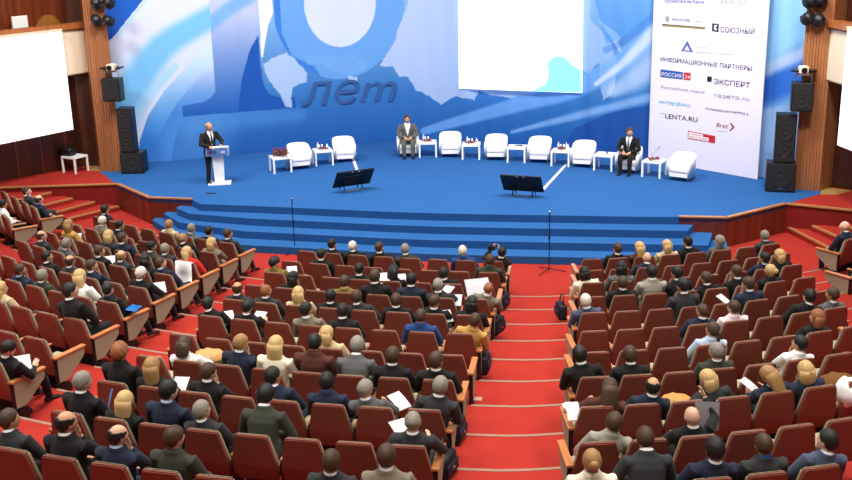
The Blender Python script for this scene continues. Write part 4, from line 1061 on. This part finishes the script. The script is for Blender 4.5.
def build_hair(style):
    bm = BM(); I = Matrix.Identity(4); rr = random.Random(3)
    nu, nv = 36, 26
    def low(a):       # a = angle from the face front; returns lowest z of hair direction
        a = abs(a)
        pts = [(0, .62), (.6, .50), (1.05, .12), (1.35, -.02), (1.6, .08), (1.9, -.40), (2.4, -.74), (3.15, -.82)]
        return float(np.interp(a, [p[0] for p in pts], [p[1] for p in pts]))
    def thick(d, a):
        t = .012+.010*max(0, d[2])
        if style == 'bob' or style == 'long': t = .020+.012*max(0, d[2])
        if style == 'curly': t = .026+.008*math.sin(9*a+5*d[2]*3)*math.sin(11*d[2]*2+2)
        if style == 'thin': t = .007
        return t
    outer, inner = {}, {}
    for i in range(nv+1):
        t = math.pi*i/nv
        for j in range(nu):
            a = -math.pi+2*math.pi*j/nu; d = (math.sin(t)*math.sin(a), math.sin(t)*math.cos(a), math.cos(t)); lw_ = low(a)
            if style in ('long', 'bob', 'pony', 'bun') and abs(a) > 1.2: lw_ -= .12
            if d[2] < lw_-1e-6:
                continue
            if style == 'balding' and (d[2] > .60+.16*(abs(a)/3.14)+.03*math.sin(5*a) or abs(a) < .8): continue
            r = head_r(d); outer[i, j] = tuple(c*(r+thick(d, a)) for c in d); inner[i, j] = tuple(c*(r-.004) for c in d)
    vo = {k: bm.verts.new(v) for k, v in outer.items()}; vi = {k: bm.verts.new(v) for k, v in inner.items()}
    edges = {}
    for i in range(nv):
        for j in range(nu):
            ks = [(i, j), (i, (j+1) % nu), (i+1, (j+1) % nu), (i+1, j)]
            if all(k in vo for k in ks):
                try:
                    bm.faces.new([vo[k] for k in ks]); bm.faces.new([vi[k] for k in ks[::-1]])
                except ValueError: pass
                for q in range(4):
                    e = (ks[q], ks[(q+1) % 4]); er = (e[1], e[0])
                    if er in edges: del edges[er]
                    else: edges[e] = 1
    for a, b_ in edges:
        try: bm.faces.new((vo[b_], vo[a], vi[a], vi[b_]))
        except ValueError: pass
    if style == 'long': tube(bm, [(0, -.035, .05), (0, -.05, -.04), (0, -.065, -.12), (0, -.075, -.20), (0, -.085, -.27), (0, -.085, -.30)], [(.106, .096), (.112, .088), (.112, .072), (.106, .055), (.088, .038), (.05, .02)], 16)
    if style == 'bob': tube(bm, [(0, -.03, .05), (0, -.042, -.03), (0, -.05, -.10), (0, -.052, -.145), (0, -.05, -.165)], [(.106, .096), (.114, .092), (.114, .078), (.100, .062), (.075, .045)], 16)
    if style == 'bun': ball(bm, (0, -.115, .035), (.052, .042, .05), 12, 8)
    if style == 'pony': tube(bm, [(0, -.09, .05), (0, -.135, .02), (0, -.145, -.07), (0, -.135, -.16)], [.02, .03, .03, .012], 10)
    bmesh.ops.remove_doubles(bm, verts=bm.verts[:], dist=1e-5)
    bmesh.ops.recalc_face_normals(bm, faces=bm.faces[:])
    if style not in ('thin',):
        for v in bm.verts: v.co = v.co*(1+rr.uniform(-.012, .012))
    me = bpy.data.meshes.new('hair_'+style); bm.to_mesh(me); bm.free(); me.polygons.foreach_set('use_smooth', [True]*len(me.polygons)); me.materials.append(hairm('dark'))
    return me
CACHE = {}
def cached(key, fn):
    if key not in CACHE: CACHE[key] = fn()
    return CACHE[key]
def part(name, me, mtl, parent, M_=None, slot_obj=True):
    if not len(me.materials): me.materials.append(mtl)
    o = bpy.data.objects.new(name, me); COL.objects.link(o); o.parent = parent
    if M_ is not None: o.matrix_local = M_
    o.material_slots[0].link = 'OBJECT'; o.material_slots[0].material = mtl
    return o
def make_person(M_world, torso, arms, yaw, jk, hair, hcol, shirt='white', tie=None, skin=0, trousers=None, label='', group=None):
    body = cached(('body', torso, arms, yaw), lambda: build_body(torso, arms, yaw))
    jm, sm, tm = cached(('jacket', torso, arms), lambda: build_jacket(torso, arms))
    lm, sh = cached(('legs', torso), lambda: build_legs(torso))
    o = bpy.data.objects.new('person', body); COL.objects.link(o); o.matrix_world = M_world
    o.material_slots[0].link = 'OBJECT'; o.material_slots[0].material = M_SKIN[skin]
    tag(o, label, 'person', group)
    part('jacket', jm, cloth(jk), o); part('shirt', sm, cloth(shirt), o)
    if tie: part('tie', tm, cloth(tie), o)
    part('trousers', lm, cloth(trousers or (jk if jk in ('black', 'charcoal', 'grey', 'navy', 'dark green', 'brown', 'grey blue', 'light grey', 'grey brown') else 'charcoal')), o)
    for m_ in sh: part('shoe', m_, M_BLK, o)
    if hair != 'bald':
        hm = cached(('hair', hair), lambda: build_hair(hair)); part('hair', hm, hairm(hcol), o, skeleton(torso, arms, yaw).HM)
    return o
def hc_of(t): return skeleton(t, 'lap', 0).hc
HCS = {t: np.array(hc_of(t)) for t in TORSO}
def fit(seat, hx, hy, allowed):
    """choose how the sitter leans so that the head is where the photograph has it"""
    P_, rz, f = seat; best = None; rv = np.array((f[1], -f[0]))
    ph, sc, sh, fwd = np.meshgrid(np.radians(np.arange(-12, 12.1, 2)), np.arange(.92, 1.081, .02), np.arange(-.08, .081, .04), np.arange(-.02, .061, .04), indexing='ij')
    for t in allowed:
        h = HCS[t]; u = ((h[2]-.5)*np.sin(ph))*sc+sh; w = (.5+(h[2]-.5)*np.cos(ph))*sc; v = h[1]*sc+fwd
        X = np.stack([P_[0]+rv[0]*u+f[0]*v, P_[1]+rv[1]*u+f[1]*v, P_[2]+w], -1); q = proj(X)
        e = ((q[..., 0]-hx)**2+(q[..., 1]-hy)**2)+10*(ph/.2)**2+6*((sc-1)/.08)**2+3*(sh/.08)**2+ {'up': 0, 'fwd': 2, 'low': 4, 'slouch': 3, 'hunch': 8}[t]
        i = np.unravel_index(np.argmin(e), e.shape)
        if best is None or e[i] < best[0]: best = (e[i], t, ph[i], sc[i], sh[i], fwd[i], q[i])
    return best
# block, row, seat from the aisle, head pixel, clothing, hair style, hair colour, look (degrees, + = left), arms, shirt
A = [
 ('FL',1,1,19.5,194,'charcoal','short','brown',-20,None,'white'), ('FL',1,0,38,202,'navy','balding','brown',-10,None,'pale blue'), ('FL',2,1,3,206,'white','short','dark',0,None,'white'),
 ('L',1,7,105.5,211.5,'black','short','dark',-15,None,'white'), ('L',2,5,120,227.5,'black','short','dark',-40,None,'white'), ('L',2,6,103,223,'grey brown','short','white',-10,None,'white'),
 ('L',1,3,168,227,'beige','short','dark blonde',-10,None,'beige'), ('L',1,2,190,237.5,'grey','short','grey',0,None,'white'), ('L',1,1,208,234.5,'navy','short','dark',0,None,'pale blue'), ('L',1,0,227,239,'charcoal','short','brown',-20,None,'white'),
 ('L',2,1,181,240,'black','thin','dark blonde',-10,None,'white'), ('L',2,0,211,247,'grey brown','bob','blonde',-30,'chinR','grey brown'), ('L',3,1,164,252,'charcoal','short','grey',-10,None,'white'),
 ('L',3,2,151.5,248.5,'dark green','short','dark',-40,None,'white'), ('L',3,0,186.5,256,'red','long','blonde',-20,None,'red'), ('L',3,4,109,237.5,'charcoal','bob','blonde',-10,None,'charcoal'),
 ('L',3,3,122,239,'navy','short','brown',-20,None,'white'), ('L',4,1,144.5,263,'black','bob','dark',-10,None,'black'), ('L',4,0,159,266.5,'navy','short','brown',-20,None,'pale blue'),
 ('L',4,3,98.5,256.5,'black','short','brown',-40,None,'white'), ('L',4,2,119.7,262,'charcoal','balding','dark blonde',-10,None,'white'), ('L',5,0,140,274.5,'black','short','white',-10,'read','white'),
 ('L',6,0,107,294,'black','short','dark',0,None,'blue'), ('L',5,2,91,267,'navy','short','brown',-20,'chinR','white'), ('L',5,4,45,260,'black','short','dark',-40,None,'white'),
 ('L',5,3,69.5,262.5,'charcoal','balding','brown',-10,None,'white'), ('L',6,1,79,278,'white','long','blonde',-10,None,'white'), ('L',6,3,42,279,'dark green','short','grey',-10,None,'white'),
 ('L',6,4,20,272.7,'navy','short','brown',-30,'chinR','pale blue'), ('L',7,0,69,289,'black','short','dark',-30,None,'white'), ('L',7,3,-1,294,'beige','bob','blonde',-20,None,'beige'),
 ('L',4,6,40,237,'charcoal','balding','brown',-20,None,'white'), ('L',3,6,67,226,'mustard','bob','dark blonde',-10,None,'mustard'), ('L',4,5,66,249,'grey','short','grey',-10,None,'white'), ('L',9,0,8,352,'black','short','dark',-20,'read','white'),
 ('C',1,6,331.5,250.5,'black','short','dark',-20,None,'white'), ('C',1,5,352,249.5,'black','thin','white',-20,None,'white'), ('C',2,6,321.5,258,'black','short','dark',-30,None,'white'), ('C',1,4,378.5,250.5,'black','short','brown',-20,None,'white'),
 ('C',1,3,404.5,255.5,'dark green','short','grey',0,None,'white'), ('C',1,1,462.5,253,'blue','short','white',0,None,'blue'), ('C',1,0,503,254,'black','short','dark',10,'cam','white'), ('C',2,0,490,261,'dark green','short','brown',0,None,'dark green'),
 ('C',3,1,443,276,'black','short','dark',0,None,'white'), ('C',3,3,393.5,278,'black','bob','dark',-10,'read','black'), ('C',4,2,411,280.5,'navy','short','dark',-10,None,'white'), ('C',4,3,374,276.5,'black','short','brown',0,None,'white'),
 ('C',3,4,359,270,'black','short','dark',0,None,'white'), ('C',4,4,344,285,'olive','short','brown',0,None,'beige'), ('C',5,4,330,297.5,'black','short','dark',0,None,'white'), ('C',5,3,355,298,'charcoal','short','brown',0,None,'white'),
 ('C',3,7,274,266,'olive','curly','dark',-20,'read','olive'), ('C',4,6,293,284,'black','bob','dark',-20,'chinR','black'), ('C',5,5,298,298,'beige','bob','blonde',0,None,'beige'), ('C',6,4,306,311,'grey brown','short','dark',-20,None,'white'),
 ('C',6,3,342,312,'black','short','dark',-10,None,'white'), ('C',5,2,396,305,'black','short','brown',0,None,'white'), ('C',4,1,438,287,'charcoal','short','grey',-10,'read','white'), ('C',5,1,434,305.5,'black','short','brown',-20,'read','white'),
 ('C',4,0,490,291,'grey brown','thin','ginger',0,'read','white'), ('C',5,0,472,308,'black','bob','dark',0,None,'black'), ('C',6,1,420,316.5,'blue','thin','brown',0,None,'blue'), ('C',6,0,480,322.5,'mustard','short','brown',-10,None,'mustard'),
 ('C',5,7,237,290,'charcoal','balding','brown',-10,None,'white'), ('C',5,6,265.5,294,'charcoal','thin','ginger',-20,None,'white'), ('C',6,6,246.7,309.5,'black','short','dark',0,'read','white'), ('C',6,7,207.7,310.5,'black','short','dark',0,None,'white'),
 ('C',8,5,241,344,'navy','short','dark blonde',-30,'chinR','white'), ('C',8,4,275.6,346,'cream','long','blonde',0,None,'cream'), ('C',8,6,182.5,349,'white','bob','brown',-10,'read','black'), ('C',9,7,119.7,352,'black','curly','ginger',0,None,'black'),
 ('C',9,6,152.5,368,'black','long','dark blonde',0,None,'black'), ('C',9,5,209,373,'black','short','brown',-30,'chinR','white'), ('C',9,3,273,378,'navy','short','dark',-20,None,'white'), ('C',10,3,265.5,395.5,'dark green','short','dark',-10,None,'white'),
 ('C',8,3,315,342,'brown','thin','dark',0,None,'brown'), ('C',8,2,357,346,'grey','short','grey',0,None,'white'), ('C',7,3,326,340,'beige','bob','blonde',-20,None,'beige'), ('C',8,1,393,357,'black','short','brown',0,None,'white'),
 ('C',8,0,436.6,361,'black','short','brown',-20,None,'white'), ('C',9,0,440.7,388,'charcoal','short','grey',-10,None,'white'), ('C',9,2,327,382.5,'navy','short','dark',-10,None,'blue'), ('C',9,1,365,392,'grey','short','grey',-20,'read','white'),
 ('C',10,0,412.6,423.5,'charcoal','thin','grey',0,'read','white'), ('C',11,0,387,458,'grey brown','short','brown',-10,None,'white'), ('C',11,1,330,463.5,'charcoal','short','brown',-10,None,'white'), ('C',10,4,201,411,'charcoal','short','grey',-30,None,'white'),
 ('C',11,5,118,436,'navy','balding','dark',-20,'chinR','pale blue'), ('C',11,4,175,438,'dark green','short','brown',-20,None,'dark green'), ('C',10,5,169,391,'navy','short','dark',-40,None,'pale blue'), ('C',10,6,125,402,'black','long','blonde',0,None,'black'),
 ('C',10,7,82,382.5,'black','short','grey',-20,None,'white'), ('C',11,7,8,421,'charcoal','short','brown',-20,None,'white'), ('C',11,6,66.6,423,'black','balding','dark',-30,'chinR','white'),
 ('R',1,1,618,252,'black','short','brown',20,None,'white'), ('R',1,2,639,250,'brown','long','blonde',20,None,'brown'), ('R',1,3,667,247,'beige','bob','blonde',30,None,'beige'), ('R',1,4,687,243,'black','short','dark',40,None,'white'), ('R',1,5,720,242.5,'grey','curly','grey',20,None,'grey'),
 ('R',1,7,766,246,'charcoal','short','grey',10,None,'white'), ('R',3,1,621,268.6,'grey','bob','dark',10,None,'grey'), ('R',2,2,647,263.6,'navy','bald','brown',10,None,'white'), ('R',3,0,585,279.5,'cream','bob','dark',10,None,'cream'),
 ('R',4,1,622.6,283.4,'black','short','brown',10,None,'white'), ('R',5,0,585,302,'grey blue','short','white',0,None,'white'), ('R',4,2,651.7,273,'light grey','short','dark',10,None,'white'), ('R',4,3,676.7,273,'black','short','dark',30,None,'white'), ('R',5,3,683,285.5,'charcoal','short','dark',30,None,'white'),
 ('R',4,4,706,281,'black','short','brown',40,None,'white'), ('R',4,5,736,273,'black','short','brown',40,'chinL','white'), ('R',5,5,748,284.5,'navy','short','brown',20,'chinL','white'), ('R',3,6,765,259.5,'navy','short','dark',20,'chinL','pale blue'), ('R',3,7,779,257.6,'black','bob','blonde',40,None,'black'),
 ('R',4,6,771,274,'black','bun','blonde',20,None,'black'), ('R',6,6,815.5,299,'black','short','dark',10,None,'white'), ('R',6,7,833,298,'grey','short','brown',40,None,'white'), ('R',6,3,702.5,312,'navy','thin','brown',20,None,'white'), ('R',6,4,734,310,'pale pink','short','brown',20,None,'pale pink'),
 ('R',7,3,713.5,332.5,'pale blue','pony','brown',20,None,'pale blue'), ('R',8,3,716,352,'dark green','short','grey',20,None,'white'), ('R',7,6,817.6,325,'black','bob','ginger',20,None,'black'), ('R',8,5,801,351.5,'white','short','dark',20,'chinL','white'),
 ('R',9,4,771,385,'navy','long','dark blonde',20,'read','white'), ('R',9,5,806.5,376,'navy','bob','blonde',10,'chinL','white'), ('R',8,0,579,356,'black','short','dark',0,None,'white'), ('R',8,1,629,356,'black','short','brown',0,None,'white'),
 ('R',9,0,610,395,'brown','long','brown',0,'read','brown'), ('R',10,0,614,424,'light grey','short','brown',0,None,'light grey'), ('R',11,0,592,463,'cream','bun','dark blonde',10,None,'cream'), ('R',11,1,645,438.6,'charcoal','thin','brown',10,None,'white'),
 ('R',9,1,653,389,'navy','balding','dark',10,None,'white'), ('R',9,3,705.6,382.6,'charcoal','bob','blonde',30,'chinL','charcoal'), ('R',10,2,692,418,'black','bald','brown',0,'up','white'), ('R',11,2,715,450,'navy','short','dark',-10,None,'white'),
 ('R',11,3,763.4,445,'charcoal','thin','brown',0,None,'blue'), ('R',11,4,828.5,443,'grey blue','short','dark',20,None,'white'), ('FR',1,0,845,228,'navy','bald','brown',20,None,'white')]
def where(b, k, i):
    if b in 'CRL': return '%s row, %s, %s from %s' % (ORD[k], BNAME[b], ORD[i+1], ANAME[b])
    return {('FL', 1): 'front row of far left block', ('FL', 2): 'second row of far left block', ('FR', 1): 'front row of far right block', ('FR', 2): 'second row of far right block'}[(b, k)]+', '+ORD[i+1]+' from its aisle'
HAIRW = {'bald': 'bald', 'balding': 'balding {}', 'thin': 'thin {} hair', 'short': 'short {} hair', 'bob': '{} bobbed hair', 'long': 'long {} hair', 'curly': 'curly {} hair', 'bun': '{} hair bun', 'pony': '{} ponytail'}
OCC = {}; PEOPLE = {}
_w = 0
for a in A:
    b, k, i, hx, hy, jk, hs_, hcol, yaw, arms, shirt = a
    seat = SEAT.get((b, k, i))
    if seat is None: print('NO SEAT', a); continue
    yw = 30 if yaw >= 20 else (-30 if yaw <= -20 else 0)
    arms_ = arms or 'lap'
    al = ['up', 'fwd', 'low', 'slouch', 'hunch']
    e, t, ph, sc, sh, fw_, q = fit(seat, hx, hy, al)
    _w = max(_w, e)
    if e > 60: print('fit', a[:5], t, round(float(e)), np.round(q, 1))
    if b in 'CRL':
        if hs_ in ('bob', 'long', 'bun', 'pony'): sc = sc
    P_, rz, f = seat
    M_ = Matrix.Translation(Vector(P_)) @ Matrix.Rotation(rz, 4, 'Z') @ Matrix.Translation((float(sh), float(fw_), .5*float(sc))) @ Matrix.Rotation(float(ph), 4, 'Y') @ Matrix.Translation((0, 0, -.5*float(sc))) @ Matrix.Scale(float(sc), 4)
    gar = jk+(' suit' if shirt != jk and jk not in ('white', 'pale pink', 'pale blue', 'blue', 'beige', 'cream', 'olive', 'mustard', 'red') else ' top')
    lab = 'person, %s, %s, %s' % (gar, HAIRW[hs_].format(hcol), where(b, k, i))
    skin = (hash_ := (k*7+i*3+len(jk)) % 3)
    o = make_person(M_, t, arms_, yw, jk, hs_, hcol, shirt, None, skin, None, lab, 'audience in the %s' % BNAME.get(b, 'side blocks'))
    OCC[(b, k, i)] = 1; PEOPLE[(b, k, i)] = o
# three people on the stage
lpn = lp
p = W(213, 183.5, STZ); o = make_person(Matrix.Translation((p[0], p[1], STZ)) @ Matrix.Rotation(math.pi+.85, 4, 'Z') @ Matrix.Scale(1.02, 4), 'stand', 'desk', 0, 'black', 'balding', 'grey', 'white', 'charcoal', 1, 'black', 'person standing at the lectern in black suit and tie, balding grey hair')
for ci, jk, hcol, tie, lab, arms, lk in ((2, 'grey', 'brown', None, 'person in grey suit and open white shirt seated in third tub chair from left', 'lap', 0), (7, 'black', 'brown', 'grey', 'person in black suit and grey tie seated in eighth tub chair from left', 'lap', 30)):
    p, rz = CHP[ci]
    make_person(Matrix.Translation((p[0], p[1], STZ-.03)) @ Matrix.Rotation(rz, 4, 'Z') @ Matrix.Translation((0, .09, 0)) @ Matrix.Scale(1.02, 4), 'sit', arms, lk, jk, 'short', hcol, 'white', tie, 1, None, lab)

# ------------------------------------------------------------------ the chairs themselves
for (b, k, i), (P_, rz, f) in SEAT.items():
    if (b, k, i) not in OCC and proj(P_+np.array((-f[0]*.27, -f[1]*.27, .905)))[1] > 482: continue
    kind = 'std'
    if b in 'L' and i == 0: kind = 'right_end'
    if b == 'C' and i == 0: kind = 'right_end'
    if b == 'C' and i == 7: kind = 'left_end'
    if b == 'R' and i == 0: kind = 'left_end'
    if b == 'R' and i == 7: kind = 'right_end'
    if b == 'FL' and i == 0: kind = 'right_end'
    if b == 'FR': kind = 'left_end' if i == 0 else 'std'
    lab = 'burgundy chair, %s, %s' % (where(b, k, i), 'occupied' if (b, k, i) in OCC else 'empty')
    copies(PROTO[kind], tuple(float(v) for v in P_), rz, lab, USED, 'burgundy auditorium chairs of the %s' % BNAME.get(b, 'side blocks'))

# ------------------------------------------------------------------ papers, bags and other things of the audience
def paper(px, py, h, k, label, w=.18, l=.26, rz=0.0, tilt=25, m=None, name='paper', cat='paper', group='papers held by the audience'):
    z = (k-1)*ROWR+h; c = W(px, py, z); bm = BM(); n = 5; a = []
    for j in range(n+1):
        y = -l/2+l*j/n; zz = .012*math.sin(j/n*math.pi); a.append([bm.verts.new((x, y, zz)) for x in (-w/2, w/2)])
    for j in range(n): bm.faces.new((a[j][0], a[j][1], a[j+1][1], a[j+1][0]))
    bmesh.ops.solidify(bm, geom=bm.faces[:], thickness=.003)
    o = obj(name, bm, m or M_PAPER, loc=tuple(c)); o.rotation_euler = (R(tilt), 0, rz); return tag(o, label, cat, group)
PL = [(292, 271, 3, .3, 'by curly haired person in olive, third row'), (401, 279, 3, .3, 'by dark haired person in black, third row, middle block'), (447, 291, 4, -.5, 'by grey haired person, fourth row, middle block'), (456, 300, 4, 0, 'lower white sheet beside grey haired person, fourth row'),
 (384, 278, 4, .5, 'beside person in black suit, fourth row, middle block'), (446, 316, 5, .4, 'by brown haired person, fifth row, middle block'), (228, 317, 6, .5, 'left of person in black suit, sixth row, middle block'), (259, 317.5, 6, -.2, 'right of person in black suit, sixth row, middle block'),
 (399, 401, 9, .9, 'by grey haired person, ninth row, middle block'), (401, 429, 10, .7, 'by thin grey haired person, tenth row, middle block'), (160, 287.5, 5, .5, 'by white haired person, fifth row, left block'), (23, 362.5, 9, .6, 'by black haired person nearest the left aisle'),
 (110, 260.5, 4, .4, 'beside balding blond person, left block'), (724, 300, 5, .9, 'held up beside person in navy, fifth row, right block'), (573, 411, 9, .2, 'on lap beside long brown haired person, right block'), (76.5, 237.5, 3, .3, 'on seats of the left block near far left aisle'), (180, 385, 9, 0, 'beside person in black, ninth row, middle block'), (750, 386, 9, 1.0, 'by long dark blonde haired person, ninth row, right block'), (77, 238, 3, .2, '')]
for (px, py, k, rz, t) in PL:
    if t: paper(px, py, .78, k, 'white paper sheet '+t, rz=rz, tilt=30, w=.2 if px < 560 else .16)
paper(478, 288, .9, 4, 'open newspaper spread by ginger haired person, fourth row', w=.44, l=.36, rz=.4, tilt=50, name='newspaper', cat='newspaper', group=None)
paper(707, 416, .92, 10, 'grey sheet held up by bald person, tenth row, right block', w=.26, l=.32, rz=.0, tilt=75, m=mat('grey_sheet', (164, 158, 160), .7), group=None)
paper(134, 308, .75, 6, 'bright blue folder on the lap of person in black, left block', w=.22, l=.2, rz=-.3, tilt=10, m=mat('bright_blue', (30, 130, 220), .4), name='folder', cat='folder', group=None)
paper(110, 402, .8, 10, 'blue folder standing between two people, tenth row, middle block', w=.03, l=.32, rz=-.4, tilt=70, m=mat('folder_blue', (110, 160, 216), .4), name='folder', cat='folder', group=None)
# white cloth over a chair back
P_, rz, f = SEAT[('L', 3, 0)]
bm = BM(); pr = [(-.34, .52), (-.325, .72), (-.31, .93), (-.24, .935), (-.16, .80)]
vs = [[bm.verts.new((x*(1+.05*math.sin(j)), y-.015, z)) for x in (-.19, -.06, .07, .2)] for j, (y, z) in enumerate(pr)]
for j in range(len(pr)-1):
    for i in range(3): bm.faces.new((vs[j][i], vs[j][i+1], vs[j+1][i+1], vs[j+1][i]))
bmesh.ops.solidify(bm, geom=bm.faces[:], thickness=.012)
o = obj('white_scarf', bm, mat('white_cloth_drape', (240, 238, 240), .9, .1, bump=.3, bscale=30), smooth=True, loc=tuple(float(v) for v in P_)); o.rotation_euler = (0, 0, rz)
tag(o, 'white cloth draped over the chair back behind person in red', 'scarf')
# bags on the floor by the aisles
def bag_proto():
    r_ = empty('shoulder_bag', '', 'bag', (0, 0, 0), 0, 'black bags beside the aisles')
    bm = BM(); box(bm, -.19, .19, -.09, .09, 0, .30, .05); 
    for v in bm.verts:
        v.co.x *= 1-.25*v.co.z; v.co.y *= 1-.4*v.co.z
    obj('bag_body', bm, mat('black_nylon', (26, 26, 34), .6, .3, noise=.3, nscale=14), r_, True)
    bm = BM(); box(bm, -.16, .16, -.10, -.08, .06, .20, .015); obj('front_pocket', bm, mat('blue_black_nylon', (34, 38, 56), .6, .3), r_)
    bm = BM(); tube(bm, [(-.13, 0, .27), (-.10, .02, .42), (0, .03, .47), (.10, .02, .42), (.13, 0, .27)], [.012]*5, 8, ref=(0, 1, 0)); obj('strap', bm, M_BLK, r_)
    bm = BM(); box(bm, -.03, .03, -.108, -.098, .12, .15, .003); obj('buckle', bm, M_CHROME, r_)
    return r_
BAG = bag_proto()
for (px, py, k, rz, t) in [(503, 308, 3, 1.3, 'on the centre aisle step beside the fourth row, middle block'), (497, 333, 5, 1.2, 'on the centre aisle step beside the person in mustard'), (484, 372, 7, 1.5, 'on the centre aisle beside the empty seventh row end, middle block'), (457, 440, 9, 1.4, 'on the centre aisle beside the tenth row, middle block'), (446, 476, 10, 1.3, 'at the bottom of the centre aisle, nearest the camera'),
 (561, 318, 4, -1.3, 'on the centre aisle beside white haired person, right block'), (205, 288, 3, .9, 'on the left aisle behind the person in red'), (40, 391, 8, .8, 'on the left aisle at the lowest chair of the left block'), (835, 268, 1.2, .9, 'under the chair of the far right bald person')]:
    c = W(px, py, (k-1)*ROWR); copies(BAG, (c[0], c[1], (k-1)*ROWR+.002), rz, 'black shoulder bag '+t, USED)
def soft_pile(px, py, k, h, m, label, name, cat, s=(.22, .16, .07)):
    c = W(px, py, (k-1)*ROWR+h); bm = BM(); ball(bm, (0, 0, 0), s, 18, 12); rr = random.Random(px)
    for v in bm.verts: v.co *= 1+.12*math.sin(v.co.x*40+rr.random())*math.cos(v.co.y*33)+rr.uniform(-.03, .03)
    tag(obj(name, bm, m, smooth=True, loc=tuple(c)), label, cat)
soft_pile(210, 357, 8, .62, mat('tan_coat', (196, 148, 96), .85, .2, noise=.2, nscale=15), 'tan folded coat on the seats left of the person in navy, eighth row', 'folded_coat', 'coat', (.26, .18, .11))
soft_pile(838, 382, 9, .62, mat('brown_fur', (112, 76, 42), .95, .1, noise=.5, nscale=120), 'brown fur coat on the seat right of the blonde person, ninth row', 'fur_coat', 'coat', (.24, .18, .11))
soft_pile(848, 392, 9, .72, mat('white_down', (238, 236, 236), .8, .2), 'white jacket heaped at the right edge, ninth row of right block', 'white_jacket', 'jacket', (.16, .2, .18))
soft_pile(676, 401, 9, .55, mat('tan_bag', (190, 138, 70), .6, .3), 'tan bag on the seat beside the balding person, ninth row, right block', 'tan_bag', 'bag', (.2, .14, .09))
c = W(565.6, 411, 8*ROWR+.64); bm = BM(); lathe(bm, [(.03, 0), (.038, .09), (.034, .09), (.026, .006)], 16); tag(obj('paper_cup', bm, M_PAPER, smooth=True, loc=tuple(c)), 'white cup on the wooden armrest beside the centre aisle, right block', 'cup')
# photo camera in the hands of the person in the front row
po = PEOPLE[('C', 1, 0)]; hcw = po.matrix_world @ Vector((-.16, HCS['up'][1]+.36, float(HCS['up'][2])+.05))
c = W(491.5, 248, 1.36)
r_ = empty('photo_camera', 'small black camera held up by the person in the front row', 'camera', tuple(c), -.2)
bm = BM(); box(bm, -.07, .07, -.03, .03, -.045, .045, .01); obj('camera_body', bm, M_BLK, r_)
bm = BM(); lathe(bm, [(.035, 0), (.035, .05), (.028, .05), (.025, .03)], 14)
for v in bm.verts: v.co = Vector((v.co.x, .03+v.co.z, v.co.y))
obj('lens', bm, M_BLKM, r_)
bm = BM(); box(bm, -.025, .025, -.02, .02, .045, .07, .006); obj('viewfinder', bm, M_BLK, r_)
# small floor vent in the aisle
c = W(476.5, 399, 7*ROWR); bm = BM(); box(bm, -.08, .08, -.06, .06, 0, .006)
tag(obj('floor_plate', bm, mat('plate_grey', (180, 140, 130), .5), loc=(c[0], c[1], 7*ROWR+.002)), 'small framed plate set in the centre aisle carpet', 'plate')

# ------------------------------------------------------------------ room light
SC.view_settings.view_transform = 'Standard'; SC.view_settings.look = 'None'; SC.view_settings.gamma = 1.0; SC.view_settings.use_curve_mapping = False
SC.view_settings.exposure = 0.0
w = bpy.data.worlds.new('World'); SC.world = w; w.use_nodes = True
w.node_tree.nodes['Background'].inputs['Color'].default_value = (1.0, .96, .90, 1); w.node_tree.nodes['Background'].inputs['Strength'].default_value = 0.13
def area(name, loc, target, sx, sy, power, col=(1, .95, .88), spread=180):
    l = bpy.data.lights.new(name, 'AREA'); l.shape = 'RECTANGLE'; l.size = sx; l.size_y = sy; l.energy = power; l.color = col; l.spread = R(spread)
    o = bpy.data.objects.new(name, l); COL.objects.link(o); o.location = loc
    o.rotation_euler = (Vector(target)-Vector(loc)).to_track_quat('-Z', 'Y').to_euler(); return o
for y, pw in ((7.5, 225), (12.0, 225), (16.5, 225), (21.0, 250)):
    for x in (-11.0, -5.7, -0.4, 4.9):
        area('ceiling_light', (x, y, 10.5), (x, y+.3, 0), 2.2, 1.6, pw*.78, spread=110)
for x in (-10.0, -5.5, -1.0, 3.5):
    area('stage_light', (x, 24.8, 9.4), (x*.98, 31.0, 1.4), 2.0, 1.0, 330, (1, .97, .95), spread=140)
for x in (-12.5, 5.6): area('side_fill', (x, 22.0, 9.5), (x*1.12, 28.5, 2.5), 1.2, 1.0, 200, (1, .93, .85), spread=120)  # added fill lamps, brighten the dim balconies and side walls
